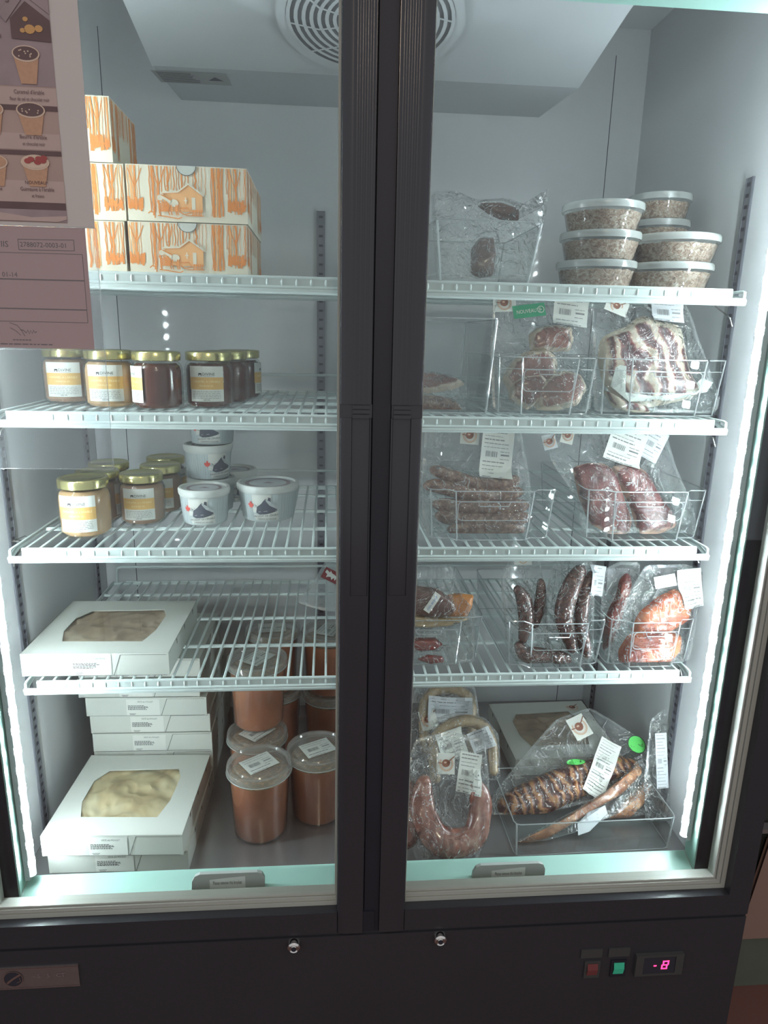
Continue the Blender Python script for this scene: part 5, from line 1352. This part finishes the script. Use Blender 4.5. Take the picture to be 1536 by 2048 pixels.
p.pad('c2','sausage',0.012,0.001,'sliced_meat',seed=3,rough=0.003); p.pad('c1','pork',0.012,0.008,'sliced_meat',seed=5,rough=0.003); p.film(116, amp=0.003)
p = Pack('cowtag', 'milky pack corner with a dark red cow tag, poking out by the mullion', 'meat pack', vmin=0.0)
p.film(121, amp=0.002, m='seam')
fn, w, h = p.stickfn('label', 0.0, 0.003); b = MB(); b.rect(-w/2,-h/2,w/2,h/2,0,fn,0,3)
b.poly([(x*w*0.42,y*h*0.42) for x, y in ((-0.9,0.7),(-0.3,0.45),(-0.35,0.9),(0.0,0.5),(0.5,0.4),(0.9,0.1),(0.8,-0.7),(0.55,-0.2),(0.3,-0.8),(0.1,-0.3),(-0.3,-0.5),(-0.5,-0.8),(-0.55,-0.1),(-0.95,0.1))],1,fn,0.0005)
b.build('cow_tag', [M['maroon'], M['paper']], p.root)

# ------------------------------------------------------------------ papers on the left door glass
YG = -0.0350
def gf(u, v, o): return (u, YG-0.0004-o, v)
b = MB()
b.box(-0.620,-0.3570,YG-0.0003,YG,1.4475,1.790)
X0 = -0.3890
_bo = [0.0002]
def band(z0, z1, m, x1=X0):
    b.rect(-0.610,z0,x1,z1,m,gf,_bo[0]); _bo[0] += 0.00008
band(1.4520,1.785,1)
band(1.640,1.785,5); band(1.600,1.640,5); band(1.5800,1.5985,2); band(1.5325,1.5500,2); band(1.4745,1.4985,2)
b.rect(-0.610,1.4665,X0,1.4742,3,gf,0.00095); band(1.4530,1.4665,5)
b.rect(-0.610,1.5745,X0,1.5795,3,gf,0.00095); b.rect(-0.610,1.5265,X0,1.5315,3,gf,0.00095)
rnd = random.Random(1)
# cabin by night at the top
b.poly([(-0.4330,1.648),(-0.4330,1.668),(-0.415,1.686),(-0.3895,1.668),(-0.3895,1.646)],3,gf,0.0012)
b.poly([(-0.4380,1.664),(-0.415,1.692),(-0.389,1.674),(-0.389,1.690),(-0.412,1.712),(-0.445,1.672)],5,gf,0.0013)
for x, z, r in ((-0.4160,1.6680,0.003),(-0.412,1.658,0.006),(-0.402,1.659,0.0045),(-0.420,1.6565,0.003)): b.disc(x,z,r,r*0.8,6,gf,0.0016,12)
def cone(x, z, top, w=0.0155):
    hc = 0.031 if w < 0.016 else 0.0265
    b.poly([(x-w*0.93,z),(x+w*0.93,z),(x+w*0.60,z-hc),(x-w*0.52,z-hc)],4,gf,0.0014)
    b.disc(x,z,w,0.0085,7,gf,0.0016,24); b.disc(x,z+0.0004,w*0.90,0.0070,top,gf,0.0018,24)
    if top == 3:
        for k in range(9): b.disc(x+rnd.uniform(-0.6,0.6)*w,z+rnd.uniform(-0.003,0.004),0.0009,0.0008,7,gf,0.0020,8)
    if top == 7:
        for k in range(8): b.disc(x+rnd.uniform(-0.65,0.65)*w,z+rnd.uniform(-0.001,0.006),0.0042,0.0030,8,gf,0.0020+0.00005*k,10)
cone(-0.4190,1.6330,3); cone(-0.4195,1.5745,3,0.0165); cone(-0.4200,1.5185,7,0.0165)
cone(-0.4680,1.6310,4); cone(-0.4665,1.5740,4,0.0165); cone(-0.4680,1.5175,4,0.0165)
cone(-0.5170,1.6300,3); cone(-0.5160,1.5735,3,0.0165); cone(-0.5170,1.5170,7,0.0165)
for x, z, t1, t2 in ((-0.4195,1.5915,'Caramel d\'érable','fleur de sel et chocolat noir'),(-0.4195,1.5440,'Beurre d\'érable','et chocolat noir'),(-0.4205,1.4870,'Guimauve à l\'érable','et fraises'),
                     (-0.4750,1.5910,'Sucre','à la crème'),(-0.4750,1.5435,'Beurre de','pommes et érable'),(-0.4750,1.4865,'Crème brûlée','à l\'érable')):
    b.text(t1, x, z, 0.0062, 3, gf, 0.0016, 'C', sx=0.8); b.text(t2, x, z-0.0072, 0.0055, 3, gf, 0.0016, 'C', sx=0.72)
b.text('NOUVEAU*', -0.4205, 1.4945, 0.0052, 3, gf, 0.0018, 'C')
b.text('CORNETS', -0.4430, 1.7020, 0.012, 3, gf, 0.0016, 'R'); b.text('S', -0.4340, 1.6835, 0.011, 3, gf, 0.0016, 'C')
for x, z in ((-0.4640,1.6640),(-0.4470,1.6480)): b.text('s', x, z, 0.008, 3, gf, 0.0016)
b.poly([(-0.61,1.4540),(-0.40,1.4530),(-0.389,1.4560),(-0.389,1.4600),(-0.43,1.4575),(-0.47,1.4625),(-0.52,1.459),(-0.61,1.4620)],2,gf,0.0012)
o = b.build('dessert_poster', [M['poster_edge'],M['poster_bg'],M['poster_lt'],M['poster_dk'],M['waffle'],M['poster_mauve'],M['glow'],M['cream'],M['berry']])
tag(o, 'brownish poster of filled waffle cups stuck on the door glass', 'poster')

b = MB(); YG2 = YG-0.0001
b.box(-0.620,-0.3690,YG-0.0003,YG,1.3025,1.4470)
def L(x0, z0, x1, z1, w=0.0007): b.stroke([(x0,z0),(x1,z1)], w, 1, gf, 0.0002)
b.text('2788072-0003-01', -0.4478, 1.4235, 0.0080, 1, gf, 0.0002, sx=0.98)
b.text('IIS', -0.4615, 1.4228, 0.0098, 1, gf, 0.0002, 'R'); b.text('01-14', -0.4545, 1.3880, 0.0080, 1, gf, 0.0002, 'R')
for a, c, d, e in ((-0.4495,1.4320,-0.3835,1.4330),(-0.4495,1.4200,-0.3835,1.4205),(-0.4495,1.4320,-0.4495,1.4200),(-0.3835,1.4330,-0.3835,1.4205)): L(a,c,d,e)
for z, w in ((1.4160,0.0006),(1.3850,0.0013),(1.3500,0.0013),(1.3345,0.0007)): L(-0.610,z,-0.3745,z+0.0006,w)
L(-0.3745,1.4165,-0.3745,1.3350)
b.stroke([(-0.4700,1.3330),(-0.4610,1.3300),(-0.4560,1.3230),(-0.4530,1.3170)],0.0007,1,gf,0.0002)
b.stroke([(-0.4580,1.3250),(-0.4540,1.3240),(-0.4510,1.3210),(-0.4490,1.3245),(-0.4470,1.3200),(-0.4455,1.3240),(-0.4435,1.3205),(-0.4420,1.3245),(-0.4400,1.3215),(-0.4380,1.3230)],0.0010,1,gf,0.0002)
b.stroke([(-0.4700,1.3270),(-0.4630,1.3230),(-0.4580,1.3180)],0.0007,1,gf,0.0002)
u = -0.468
while u < -0.447: b.rect(u,1.3118,u+0.003,1.3130,1,gf,0.0002); u += 0.0038
u = -0.600
while u < -0.424: w = rnd.uniform(0.003,0.010); b.rect(u,1.3065,u+w,1.3078,1,gf,0.0002); u += w+0.0013
o = b.build('permit_sheet', [M['pink_paper'], M['permit_ink']])
tag(o, 'pink permit sheet with boxed number and signature on the door glass', 'permit')
b = MB()
YS = YG-0.0015
b.box(-0.620,-0.3560,YS-0.0003,YS,1.1470,1.4475)
b.build('sleeve_film', M['sleeve'])
sl_ = bpy.data.objects['sleeve_film']; sl_.name = 'document_sleeve'
tag(sl_, 'clear plastic document sleeve over the pink permit, hanging down the door glass', 'sleeve')
b = MB()
b.tube([(-0.620,YS,1.4475),(-0.3560,YS,1.4475)],0.0007,6,ref=(0,1,0)); b.tube([(-0.3560,YS,1.4475),(-0.3560,YS,1.147),(-0.620,YS,1.147)],0.0007,6)
b.tube([(-0.620,YS,1.3010),(-0.3560,YS,1.3010)],0.0008,6)
b.build('welded_seam', M['seam'], sl_)
